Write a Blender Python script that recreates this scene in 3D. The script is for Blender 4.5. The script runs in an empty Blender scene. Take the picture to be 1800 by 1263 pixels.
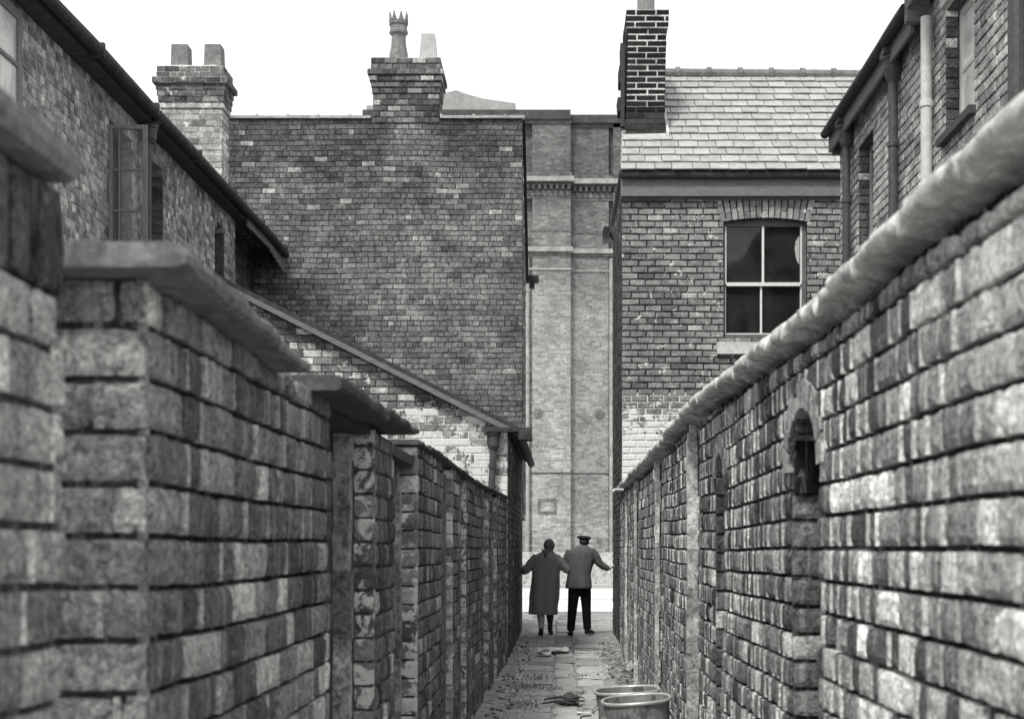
import bpy, math, random
from mathutils import Vector, Matrix, noise
R=random.Random(7)
S=bpy.context.scene
COL=S.collection
F=2400.0; VX=985.0; VY=960.0; EYE=1.5
def nz(a,b=0.0,c=0.0): return noise.noise(Vector((a,b,c)))

# ------------------------------------------------------------------ materials
def newmat(name):
    m=bpy.data.materials.new(name); m.use_nodes=True
    nt=m.node_tree; nt.nodes.clear()
    out=nt.nodes.new('ShaderNodeOutputMaterial'); b=nt.nodes.new('ShaderNodeBsdfPrincipled')
    nt.links.new(b.outputs[0],out.inputs[0])
    return m,nt,b
class NB:
    def __init__(s,nt): s.nt=nt
    def n(s,t,**k):
        x=s.nt.nodes.new(t)
        for a,v in k.items(): setattr(x,a,v)
        return x
    def put(s,sock,v):
        if hasattr(v,'is_linked') or hasattr(v,'links'): s.nt.links.new(v,sock)
        else: sock.default_value=v
    def math(s,op,a,b=0.0,clamp=False):
        x=s.n('ShaderNodeMath',operation=op); x.use_clamp=clamp
        s.put(x.inputs[0],a); s.put(x.inputs[1],b); return x.outputs[0]
    def noise(s,vec,scale,detail=4,rough=0.6,dist=0.0):
        x=s.n('ShaderNodeTexNoise'); s.put(x.inputs['Vector'],vec)
        x.inputs['Scale'].default_value=scale; x.inputs['Detail'].default_value=detail
        x.inputs['Roughness'].default_value=rough; x.inputs['Distortion'].default_value=dist
        return x.outputs['Fac']
    def rng(s,v,a,b,c,d,smooth=False):
        x=s.n('ShaderNodeMapRange'); x.clamp=True
        if smooth: x.interpolation_type='SMOOTHSTEP'
        s.put(x.inputs[0],v)
        for i,q in enumerate((a,b,c,d)): x.inputs[i+1].default_value=q
        return x.outputs[0]
    def mix(s,f,a,b):
        x=s.n('ShaderNodeMix',data_type='FLOAT'); s.put(x.inputs[0],f); s.put(x.inputs[2],a); s.put(x.inputs[3],b)
        return x.outputs[0]
    def grey(s,v,tint=(1.0,0.995,0.975)):
        x=s.n('ShaderNodeCombineColor')
        for i in range(3): s.put(x.inputs[i], s.math('MULTIPLY',v,tint[i]))
        return x.outputs[0]
    def bump(s,h,strength,dist):
        x=s.n('ShaderNodeBump'); x.inputs['Strength'].default_value=strength; x.inputs['Distance'].default_value=dist
        s.put(x.inputs['Height'],h); return x.outputs[0]

def masonry(name,blotch=0.35,fine=0.35,speck=0.25,wash=None,fs=70,bumpd=0.004,rough=0.93,streak=0.0,mid=.3,joint=0.0):
    """tone attribute x weathering; wash=(z_full,z_none,noise_scale,axis) old limewash clinging to the lower wall"""
    m,nt,b=newmat(name); N=NB(nt)
    pos=N.n('ShaderNodeNewGeometry').outputs['Position']
    at=N.n('ShaderNodeAttribute',attribute_name='tone').outputs['Fac']
    n1=N.noise(pos,1.1,5,.6,.4); n2=N.noise(pos,fs,5,.7); n3=N.noise(pos,17,5,.65,.6); n5=N.noise(pos,6.5,4,.6,.3); n6=N.noise(pos,fs*.42,4,.65,.8)
    v=N.math('MULTIPLY',at,N.rng(n1,.32,.68,1-blotch*1.2,1+blotch*1.35))
    v=N.math('MULTIPLY',v,N.rng(n2,.25,.75,1-fine,1+fine))
    v=N.math('MULTIPLY',v,N.rng(n5,.3,.7,.72,1.28)); v=N.math('MULTIPLY',v,N.rng(n6,.32,.68,1-mid,1+mid*1.3))
    v=N.mix(N.math('MULTIPLY',N.rng(n3,.60,.72,0,1),speck),v,.55)
    if streak:
        mp=N.n('ShaderNodeMapping'); N.put(mp.inputs[0],pos); mp.inputs['Scale'].default_value=(30,30,2.2)
        st=N.noise(mp.outputs[0],1.0,4,.6)
        v=N.mix(N.math('MULTIPLY',N.rng(st,.56,.68,0,1),streak),v,.55)
    if wash:
        for w in wash:
            z1,z0,sc=w[:3]
            sx=N.n('ShaderNodeSeparateXYZ'); N.put(sx.inputs[0],pos)
            g=N.rng(sx.outputs['Z'],z1,z0,w[3] if len(w)>3 else .75,-.45)
            nn=N.math('ADD',N.math('MULTIPLY',N.math('SUBTRACT',N.noise(pos,sc,5,.7,.5),.5),3.6),g)
            if joint: nn=N.math('ADD',nn,N.math('MULTIPLY',N.math('MULTIPLY',N.math('LESS_THAN',at,.1),N.math('LESS_THAN',sx.outputs['Z'],z0)),joint))
            mk=N.rng(nn,-.06,.12,0,1)
            v=N.mix(mk,v,N.rng(n2,.3,.7,.62,.84))
    N.put(b.inputs['Base Color'],N.grey(v))
    b.inputs['Roughness'].default_value=rough; b.inputs['Specular IOR Level'].default_value=.25
    h=N.math('ADD',N.math('MULTIPLY',n2,.4),N.math('MULTIPLY',n3,1.0))
    N.put(b.inputs['Normal'],N.bump(h,.8,bumpd))
    return m
def plain(name,v,var=.25,sc=12,rough=.7,metal=0.0,bumpd=.002,spec=.4,stretch=None,usetone=False,lo=None):
    m,nt,b=newmat(name); N=NB(nt)
    pos=N.n('ShaderNodeNewGeometry').outputs['Position']
    p=pos
    if stretch:
        mp=N.n('ShaderNodeMapping'); N.put(mp.inputs[0],pos); mp.inputs['Scale'].default_value=stretch; p=mp.outputs[0]
    n1=N.noise(p,sc,5,.65,.4); n2=N.noise(p,sc*7,4,.7)
    w=N.math('MULTIPLY',N.rng(n1,.3,.7,1-var,1+var),N.rng(n2,.25,.75,1-var*.7,1+var*.7))
    if var>.25: w=N.math('MULTIPLY',w,N.rng(N.noise(p,sc*2.6,4,.65,.6),.33,.67,1-var*.6,1+var*.6))
    base=v
    if usetone: base=N.n('ShaderNodeAttribute',attribute_name='tone').outputs['Fac']
    v2=N.math('MULTIPLY',w,base)
    if lo is not None: v2=N.mix(N.rng(n1,.52,.64,0,1),v2,lo)
    N.put(b.inputs['Base Color'],N.grey(v2))
    b.inputs['Roughness'].default_value=rough; b.inputs['Metallic'].default_value=metal
    b.inputs['Specular IOR Level'].default_value=spec
    N.put(b.inputs['Normal'],N.bump(N.math('ADD',n1,N.math('MULTIPLY',n2,.4)),.7,bumpd))
    return m

M_near=masonry('weathered_brick_near',blotch=.3,fine=.7,speck=.5,fs=120,bumpd=.012,streak=.4,mid=.65)
M_nearR=masonry('weathered_brick_pale',blotch=.3,fine=.7,speck=.7,fs=120,bumpd=.012,streak=.8,mid=.65)
M_washed=masonry('limewashed_brick',blotch=.3,fine=.3,speck=.6,wash=[(-5,6,9,.42)],fs=95)
M_post=masonry('rough_post',blotch=.3,fine=.5,speck=.6,fs=60,mid=.6,streak=.3)
M_brick=masonry('sooty_brick',blotch=.35,fine=.6,speck=.4,fs=45,mid=.4,bumpd=.008)
M_terr=masonry('patchy_brick',blotch=.3,fine=.35,speck=.5,fs=40)
M_lean=masonry('lean_to_brick',blotch=.25,fine=.4,speck=.5,fs=45,wash=[(2.2,3.25,8,.45)],joint=.6)
M_rhouse=masonry('house_brick',blotch=.2,fine=.35,speck=.25,fs=45,wash=[(2.75,3.72,8,.85)],joint=.9)
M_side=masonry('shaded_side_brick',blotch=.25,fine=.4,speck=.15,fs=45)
M_flue=masonry('flue_brick',blotch=.35,fine=.4,speck=.45,fs=45,wash=[(6.4,8.0,5,.25)])
M_coping=plain('cement_coping',.58,.42,11,.95,bumpd=.02)
M_slab=plain('stone_slab',.16,.45,16,.92,bumpd=.01)
M_capd=plain('dark_capping',.07,.35,14,.9,bumpd=.006)
M_flag=plain('flagstone',.3,.22,5,.85,usetone=True,bumpd=.006)
M_soil=plain('trodden_earth',.33,.5,8,.97,bumpd=.02)
M_ground=plain('ground_earth',.25,.25,2,.95)
M_street=plain('street_surface',.72,.08,1.5,.8,bumpd=.003)
M_pave=plain('pavement_stone',.5,.12,3,.85)
M_kerb=plain('kerb_stone',.33,.15,6,.85)
M_slate=plain('roof_slate',.5,.22,9,.55,usetone=True,bumpd=.003)
M_dark=plain('black_painted_iron',.025,.4,20,.55,bumpd=.002)
M_gutter=plain('tarred_gutter',.045,.5,10,.8,bumpd=.006)
M_pipe=plain('painted_pipe',.07,.3,15,.55)
M_pipel=plain('pale_painted_pipe',.6,.18,12,.6)
M_wood=plain('weathered_timber',.2,.35,6,.85,stretch=(14,14,1.2),bumpd=.004)
M_woodd=plain('dark_timber',.05,.4,6,.85,stretch=(14,14,1.2),bumpd=.004)
M_woodl=plain('pale_timber',.34,.3,6,.8,stretch=(14,14,1.2),bumpd=.004)
M_fascia=plain('fascia_board',.17,.3,6,.8,stretch=(1.5,1.5,12))
M_white=plain('white_paint',.72,.1,20,.5)
M_pot=plain('chimney_pot_clay',.2,.3,9,.85)
M_potl=plain('chimney_pot_buff',.42,.15,9,.85)
M_ceme=plain('flaunching_cement',.6,.2,14,.9,bumpd=.006)
M_paper=plain('paper',.75,.1,30,.8)
M_galv=plain('galvanised_steel',.34,.3,9,.5,metal=.35,stretch=(1,1,.5),bumpd=.003,lo=.13)
M_rim=plain('steel_rim',.6,.2,9,.42,metal=.4)
M_int=plain('dark_interior',.012,.2,5,.95)
M_coat=plain('wool_coat',.25,.4,40,.95,bumpd=.004,spec=.1)
M_jack=plain('tweed_jacket',.125,.45,60,.95,bumpd=.004,spec=.1)
M_trou=plain('dark_trousers',.014,.25,40,.95,bumpd=.004,spec=.1)
M_scarf=plain('headscarf',.14,.3,60,.9,spec=.1)
M_skin=plain('skin',.42,.06,20,.55)
M_hair=plain('hair',.04,.3,60,.8)
M_shoe=plain('shoe_leather',.012,.2,30,.4)
M_cap=plain('flat_cap_cloth',.035,.4,70,.95,spec=.1)
M_stock=plain('stockings',.5,.1,30,.7)
M_stockd=plain('stockings_shaded',.04,.1,30,.7)  # same pair on the other leg, its shade put into a darker colour
M_grass=plain('grass_blades',.22,.4,20,.8,usetone=True)
M_curtain=plain('net_curtain',.4,.3,30,.9)
def glassmat(name,v,rough=.06):
    m,nt,b=newmat(name); N=NB(nt)
    pos=N.n('ShaderNodeNewGeometry').outputs['Position']
    n1=N.noise(pos,2.2,4,.6,.6)
    N.put(b.inputs['Base Color'],N.grey(N.rng(n1,.35,.7,v*.6,v*1.7)))
    b.inputs['Roughness'].default_value=rough; b.inputs['Specular IOR Level'].default_value=.5
    N.put(b.inputs['Normal'],N.bump(n1,.15,.01)); return m
M_glass=glassmat('dark_glass',.018)
M_glassl=glassmat('pale_sky_glass',.6,.3)  # sky reflected in the left window painted in as a pale base colour
def clearglass():
    m,nt,b=newmat('clear_grimy_glass'); N=NB(nt)
    out=[n for n in nt.nodes if n.type=='OUTPUT_MATERIAL'][0]
    b.inputs['Base Color'].default_value=(.2,.2,.2,1); b.inputs['Roughness'].default_value=.15
    t=N.n('ShaderNodeBsdfTransparent'); mx=N.n('ShaderNodeMixShader'); mx.inputs[0].default_value=.22
    nt.links.new(t.outputs[0],mx.inputs[1]); nt.links.new(b.outputs[0],mx.inputs[2]); nt.links.new(mx.outputs[0],out.inputs[0]); return m
M_clear=clearglass()
def farbrick():
    m,nt,b=newmat('far_pale_brick'); N=NB(nt)
    pos=N.n('ShaderNodeNewGeometry').outputs['Position']
    sp=N.n('ShaderNodeSeparateXYZ'); N.put(sp.inputs[0],pos)
    cb=N.n('ShaderNodeCombineXYZ'); N.put(cb.inputs[0],N.math('ADD',sp.outputs[0],sp.outputs[1])); N.put(cb.inputs[1],sp.outputs[2])
    bt=N.n('ShaderNodeTexBrick'); N.put(bt.inputs['Vector'],cb.outputs[0])
    bt.inputs['Scale'].default_value=1; bt.inputs['Brick Width'].default_value=.24; bt.inputs['Row Height'].default_value=.088
    bt.inputs['Mortar Size'].default_value=.008; bt.inputs['Mortar Smooth'].default_value=.3; bt.inputs['Bias'].default_value=0
    bt.inputs['Color1'].default_value=(.26,.26,.26,1); bt.inputs['Color2'].default_value=(.46,.46,.46,1); bt.inputs['Mortar'].default_value=(.36,.36,.36,1)
    bw=N.n('ShaderNodeRGBToBW'); N.put(bw.inputs[0],bt.outputs['Color'])
    n1=N.noise(pos,.55,6,.65,.5); n2=N.noise(pos,9,5,.7); n3=N.noise(pos,2.3,5,.7,.5)
    v=N.math('MULTIPLY',bw.outputs[0],N.rng(n1,.3,.7,.72,1.3)); v=N.math('MULTIPLY',v,N.rng(n2,.25,.75,.6,1.4))
    v=N.math('MULTIPLY',v,N.rng(n3,.3,.7,.78,1.2))
    # soot near the top storeys and cornice (world height), limewash remnants low down
    soot=N.rng(N.math('ADD',sp.outputs[2],N.math('MULTIPLY',n3,3.0)),11.5,16.2,1.0,.5)
    v=N.math('MULTIPLY',v,soot)
    a=N.n('ShaderNodeAttribute',attribute_name='tone').outputs['Fac']
    v=N.math('MULTIPLY',N.math('MULTIPLY',v,a),.66)
    N.put(b.inputs['Base Color'],N.grey(v)); b.inputs['Roughness'].default_value=.95; b.inputs['Specular IOR Level'].default_value=.2
    return m
M_far=farbrick()
M_farst=plain('far_stone_trim',.3,.3,3,.9)
M_fardk=plain('far_sooty_stone',.06,.4,3,.9)
M_farmid=plain('far_stained_stone',.13,.5,3,.9)
M_plinth=plain('pale_rendered_plinth',.45,.4,2.5,.9,lo=.24)

# ------------------------------------------------------------------ mesh builder
class MB:
    def __init__(s): s.v=[]; s.f=[]; s.t=[]; s.m=[]
    def add(s,vs,fs,tone=.2,mi=0):
        o=len(s.v); s.v.extend(vs)
        for f in fs: s.f.append(tuple(o+i for i in f)); s.t.append(tone); s.m.append(mi)
    def box(s,x0,x1,y0,y1,z0,z1,tone=.2,mi=0,j=0.0):
        vs=[(x+R.uniform(-j,j),y+R.uniform(-j,j),z+R.uniform(-j,j)) for z in (z0,z1) for (x,y) in ((x0,y0),(x1,y0),(x1,y1),(x0,y1))]
        s.add(vs,[(3,2,1,0),(4,5,6,7),(0,1,5,4),(1,2,6,5),(2,3,7,6),(3,0,4,7)],tone,mi)
    def prism(s,poly,axis,a,b,tone=.2,mi=0):
        """poly: 2D points; axis 'x'/'y'/'z' extrusion from a to b"""
        n=len(poly)
        def p(q,h):
            if axis=='x': return (h,q[0],q[1])
            if axis=='y': return (q[0],h,q[1])
            return (q[0],q[1],h)
        vs=[p(q,a) for q in poly]+[p(q,b) for q in poly]
        s.add(vs,[tuple(range(n-1,-1,-1)),tuple(range(n,2*n))]+[(i,(i+1)%n,n+(i+1)%n,n+i) for i in range(n)],tone,mi)
    def tube(s,pts,rad,n=12,tone=.2,mi=0,squash=None,cap=True,ref=Vector((0,1,0))):
        pts=[Vector(p) for p in pts]; k=len(pts)
        if not hasattr(rad,'__len__'): rad=[rad]*k
        vs=[]
        for i,p in enumerate(pts):
            t=(pts[min(i+1,k-1)]-pts[max(i-1,0)]).normalized()
            a=t.cross(ref)
            if a.length<.05: a=t.cross(Vector((1,0,0)))
            a.normalize(); b=a.cross(t)
            r=rad[i]; rx,ry=(r if hasattr(r,'__len__') else (r,r))
            for q in range(n):
                w=2*math.pi*q/n; vs.append(tuple(p+a*math.cos(w)*rx+b*math.sin(w)*ry))
        fs=[(i*n+q,i*n+(q+1)%n,(i+1)*n+(q+1)%n,(i+1)*n+q) for i in range(k-1) for q in range(n)]
        if cap: fs+= [tuple(range(n-1,-1,-1)),tuple((k-1)*n+q for q in range(n))]
        s.add(vs,fs,tone,mi)
    def lathe(s,c,prof,n=24,tone=.2,mi=0,M=None,cap=True):
        """prof: (r,z) list about vertical axis at c"""
        vs=[]
        for r,z in prof:
            for q in range(n):
                w=2*math.pi*q/n; v=Vector((r*math.cos(w),r*math.sin(w),z))
                if M is not None: v=M@v
                vs.append((c[0]+v.x,c[1]+v.y,c[2]+v.z))
        k=len(prof)
        fs=[(i*n+q,i*n+(q+1)%n,(i+1)*n+(q+1)%n,(i+1)*n+q) for i in range(k-1) for q in range(n)]
        if cap: fs+=[tuple(range(n-1,-1,-1)),tuple((k-1)*n+q for q in range(n))]
        s.add(vs,fs,tone,mi)
    def ellipsoid(s,c,r,n=16,m=10,tone=.2,mi=0,rot=None):
        vs=[]
        for i in range(m+1):
            ph=math.pi*i/m
            for q in range(n):
                w=2*math.pi*q/n
                v=Vector((r[0]*math.sin(ph)*math.cos(w),r[1]*math.sin(ph)*math.sin(w),r[2]*math.cos(ph)))
                if rot is not None: v=rot@v
                vs.append((c[0]+v.x,c[1]+v.y,c[2]+v.z))
        s.add(vs,[(i*n+q,(i+1)*n+q,(i+1)*n+(q+1)%n,i*n+(q+1)%n) for i in range(m) for q in range(n)],tone,mi)
    def build(s,name,mats,parent=None,smooth=False):
        if not isinstance(mats,(list,tuple)): mats=[mats]
        off=parent_loc(parent)
        me=bpy.data.meshes.new(name)
        me.from_pydata([(x-off[0],y-off[1],z-off[2]) for x,y,z in s.v],[],s.f)
        for m in mats: me.materials.append(m)
        if len(mats)>1: me.polygons.foreach_set('material_index',s.m)
        at=me.attributes.new('tone','FLOAT','FACE'); at.data.foreach_set('value',s.t)
        if smooth: me.polygons.foreach_set('use_smooth',[True]*len(s.f))
        me.update()
        o=bpy.data.objects.new(name,me); COL.objects.link(o)
        if parent: o.parent=parent
        return o
WLOC={}
def parent_loc(p):
    o=Vector((0,0,0))
    while p is not None: o+=p.location; p=p.parent
    return o
def thing(name,label,cat,loc,group=None):
    o=bpy.data.objects.new(name,None); COL.objects.link(o); o.location=loc; o.empty_display_size=.3
    o['label']=label; o['category']=cat
    if group: o['group']=group
    return o
def tag(o,label=None,cat=None,group=None,kind=None):
    if label: o['label']=label
    if cat: o['category']=cat
    if group: o['group']=group
    if kind: o['kind']=kind
    return o

# ------------------------------------------------------------------ brickwork
def spans_of(u0,u1,z,ops):
    sp=[(u0,u1)]
    for o in ops:
        a,b,zb,zt=o[:4]; arch=o[4] if len(o)>4 else 0
        if not(zb<z<zt): continue
        if arch and z>zt-arch:
            k=math.sqrt(max(0,1-((z-(zt-arch))/arch)**2)); c=(a+b)/2; w=(b-a)/2*k; a,b=c-w,c+w
        ns=[]
        for p,q in sp:
            if b<=p or a>=q: ns.append((p,q)); continue
            if a>p: ns.append((p,a))
            if b<q: ns.append((b,q))
        sp=ns
    return sp
def brickwall(mb,mp,u0,u1,z0,nrows,h=.093,L=.235,ops=(),thick=.22,rec=.014,joint=.01,tone=lambda u,z:.2,
              mtone=lambda u,z:.08,top=None,bond='stretcher',fine=None,jit=.003,perp=0.0,perpt=.5,missing=0.0,core=True,flip=False,rnd=None,cham=.006,off=None):
    r=rnd or R
    W=(lambda f:tuple(reversed(f))) if flip else (lambda f:f)
    for i in range(nrows):
        za=z0+i*h; zb=za+h; zc=(za+zb)/2
        pat=bond
        if bond=='garden': pat='header' if i%4==0 else 'stretcher'
        if pat=='header': ls=[L*.48]
        elif pat=='stretcher': ls=[L]
        elif pat=='flemish': ls=[L,L*.48]
        elif pat=='headmix': ls=[L*.46,L*.5,L*.42,L*.47,L*.9,L*.45,L*.5]
        else: ls=None
        start=u0-L+ (0 if i%2==0 else L/2) + (r.uniform(-.02,.02))
        if bond=='flemish' and i%2: start=u0-L*1.1
        if off is not None: start=u0-L+off
        cuts=[start]; k=0
        while cuts[-1]<u1+L:
            l=ls[k%len(ls)] if ls else r.choice([L,L*.5,L*.48,L])
            cuts.append(cuts[-1]+l*r.uniform(.96,1.04)); k+=1
        for a,b in spans_of(u0,u1,zc,ops):
            if b-a<.012: continue
            za2,zb2=za,zb
            ta=top(a) if top else 1e9; tb=top(b) if top else 1e9
            if za>=max(ta,tb): continue
            # core (mortar) strip; sloped where the top clips it
            if core:
                if top and (zb>min(ta,tb)):
                    # cut polygon
                    n=max(1,int((b-a)/.12))
                    for q in range(n):
                        p0=a+(b-a)*q/n; p1=a+(b-a)*(q+1)/n
                        t0=min(zb,top(p0)); t1=min(zb,top(p1))
                        if max(t0,t1)<=za+.002: continue
                        t0=max(t0,za+.001); t1=max(t1,za+.001)
                        corestrip(mb,mp,p0,p1,za,t0,t1,thick,rec,mtone((p0+p1)/2,zc),W)
                else:
                    n=max(1,int((b-a)/.5)) 
                    for q in range(n):
                        p0=a+(b-a)*q/n; p1=a+(b-a)*(q+1)/n
                        corestrip(mb,mp,p0,p1,za,zb,zb,thick,rec,mtone((p0+p1)/2,zc),W)
            bs=[]
            for c0,c1 in zip(cuts,cuts[1:]):
                p,q=max(c0,a),min(c1,b)
                if q-p>.035: bs.append([p,q])
                elif q-p>0 and bs and abs(bs[-1][1]-p)<1e-6: bs[-1][1]=q
                elif q-p<=0 and False: pass
            if bs and bs[0][0]-a<.04: bs[0][0]=a
            for p,q in bs:
                if r.random()<missing: continue
                e0=p+(joint/2 if p>a+.001 else 0); e1=q-(joint/2 if q<b-.001 else 0)
                b0=za+joint/2; b1=zb-joint/2
                if top:
                    tt=min(top(e0),top(e1))
                    if tt-b0<.015: continue
                    tl=min(b1,top(e0)); tr=min(b1,top(e1))
                else: tl=tr=b1
                fz=fine is not None and (fine is True or (e0+e1)/2<fine)
                brick(mb,mp,e0,e1,b0,tl,tr,rec,tone((p+q)/2,zc),r,fz,jit,W,cham)
                if perp and q<b-.02 and r.random()<perp and zb<(top(q) if top else 1e9):
                    t=perpt*r.uniform(.6,1.3); d=r.uniform(-.005,.001)
                    g=joint*.5*r.uniform(1.0,1.8)
                    vs=[mp(x,dd,z) for dd in (-rec-.002,d) for (x,z) in ((q-g,b0),(q+g,b0),(q+g,min(tl,b1)),(q-g,min(tl,b1)))]
                    mb.add(vs,[W(f) for f in [(4,5,6,7),(0,1,5,4),(1,2,6,5),(2,3,7,6),(3,0,4,7)]],t)
def corestrip(mb,mp,p0,p1,za,t0,t1,thick,rec,tone,W):
    vs=[mp(p0,-thick,za),mp(p1,-thick,za),mp(p1,-thick,t1),mp(p0,-thick,t0),mp(p0,-rec,za),mp(p1,-rec,za),mp(p1,-rec,t1),mp(p0,-rec,t0)]
    mb.add(vs,[W(f) for f in [(3,2,1,0),(4,5,6,7),(0,1,5,4),(1,2,6,5),(2,3,7,6),(3,0,4,7)]],tone)
def brick(mb,mp,a,b,z0,tl,tr,rec,tone,r,fine,jit,W,c=.006):
    J=lambda s=jit: r.uniform(-s,s)
    d=J(.004)
    if not fine:
        o=[(a+J(),z0+J()),(b+J(),z0+J()),(b+J(),tr+J()),(a+J(),tl+J())]
        i=[(a+c+J(),z0+c+J()),(b-c+J(),z0+c+J()),(b-c+J(),max(tr-c,z0+c+.002)+J()),(a+c+J(),max(tl-c,z0+c+.002)+J())]
        vs=[mp(u,-rec-.002,z) for u,z in o]+[mp(u,-c+d,z) for u,z in o]+[mp(u,d+J(.0015),z) for u,z in i]
        fs=[W(f) for f in [(8,9,10,11),(4,5,9,8),(5,6,10,9),(6,7,11,10),(7,4,8,11),(0,1,5,4),(1,2,6,5),(2,3,7,6),(3,0,4,7)]]
        mb.add(vs,fs,tone); return
    nu=max(3,int((b-a)/.022)); nv=5
    H=(tl+tr)/2-z0; sd=r.uniform(0,100); tilt=r.uniform(-.004,.004); er=r.uniform(.3,1.0)
    chip=[r.random()<.25 for _ in range(4)]
    vs=[]
    for v in range(nv+1):
        for u in range(nu+1):
            fu=u/nu; fv=v/nv
            x=a+(b-a)*fu; top=tl+(tr-tl)*fu; z=z0+(top-z0)*fv
            nx=nz(x*22+sd,z*22,sd); n2=nz(x*60,z*60+sd,3)
            edge=min(fu*(b-a),(1-fu)*(b-a),fv*H,(1-fv)*H)
            dd=d+tilt*(fu-.5)*2+.0035*nx+.002*n2
            if edge<.004: dd-=.008*er+.003*n2
            for ci,(cu,cv) in enumerate(((0,0),(1,0),(1,1),(0,1))):
                if chip[ci]:
                    q=math.hypot((fu-cu)*(b-a),(fv-cv)*H)
                    if q<.03: dd-=(.03-q)*.35
            if u in(0,nu): x+=.003*nz(z*30,sd,1)+(.003 if u==0 else -.003)*(abs(fv-.5)*2)**3
            if v in(0,nv): z+=.004*nz(x*18,sd,5)+(.003 if v==0 else -.003)*(abs(fu-.5)*2)**4
            vs.append(mp(x,max(dd,-rec+.001),z))
    w=nu+1
    fs=[W((v*w+u,v*w+u+1,(v+1)*w+u+1,(v+1)*w+u)) for v in range(nv) for u in range(nu)]
    ring=[u for u in range(nu+1)]+[v*w+nu for v in range(1,nv+1)]+[nv*w+u for u in range(nu-1,-1,-1)]+[v*w for v in range(nv-1,0,-1)]
    base=len(vs)
    def uz(k):
        v,u=divmod(k,w); return (a+(b-a)*u/nu, z0+((tl+(tr-tl)*u/nu)-z0)*v/nv)
    for k in ring:
        x,z=uz(k); vs.append(mp(x,-rec-.003,z))
    n=len(ring)
    for q in range(n):
        fs.append(W((base+q,base+(q+1)%n,ring[(q+1)%n],ring[q])))
    mb.add(vs,fs,tone)

def archring(mb,mp,a,b,zb,zt,arch,n=9,w=.085,tone=.24,proud=.004):
    c=(a+b)/2; zs=zt-arch; hw=(b-a)/2
    for q in range(n):
        t=tone*math.exp(R.uniform(-.35,.35)); vs=[]
        t0=math.pi*(q+.06)/n; t1=math.pi*(q+.94)/n
        pts=[]
        for k,(th,o) in enumerate(((t0,-.004),((t0+t1)/2,-.004),(t1,-.004),(t1,w),(t0,w))): pts.append((c+(hw+o)*math.cos(th),zs+(arch+o)*math.sin(th)))
        for d in (-.1,proud+R.uniform(-.003,.003)): vs+=[mp(u,d,z) for u,z in pts]
        mb.add(vs,[(4,3,2,1,0),(5,6,7,8,9)]+[(i,(i+1)%5,5+(i+1)%5,5+i) for i in range(5)],t)
def facing(y): return lambda u,d,z:(u,y-d,z)            # looks back at the camera
def vary(base,spread=.35,bright=.05,bval=.5,dark=.1,dval=.5):
    def t(u,z):
        q=R.random()
        if q<bright: return bval*R.uniform(.8,1.2)
        if q>1-dark: return base*dval
        return base*math.exp(R.uniform(-spread,spread))
    return t
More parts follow.
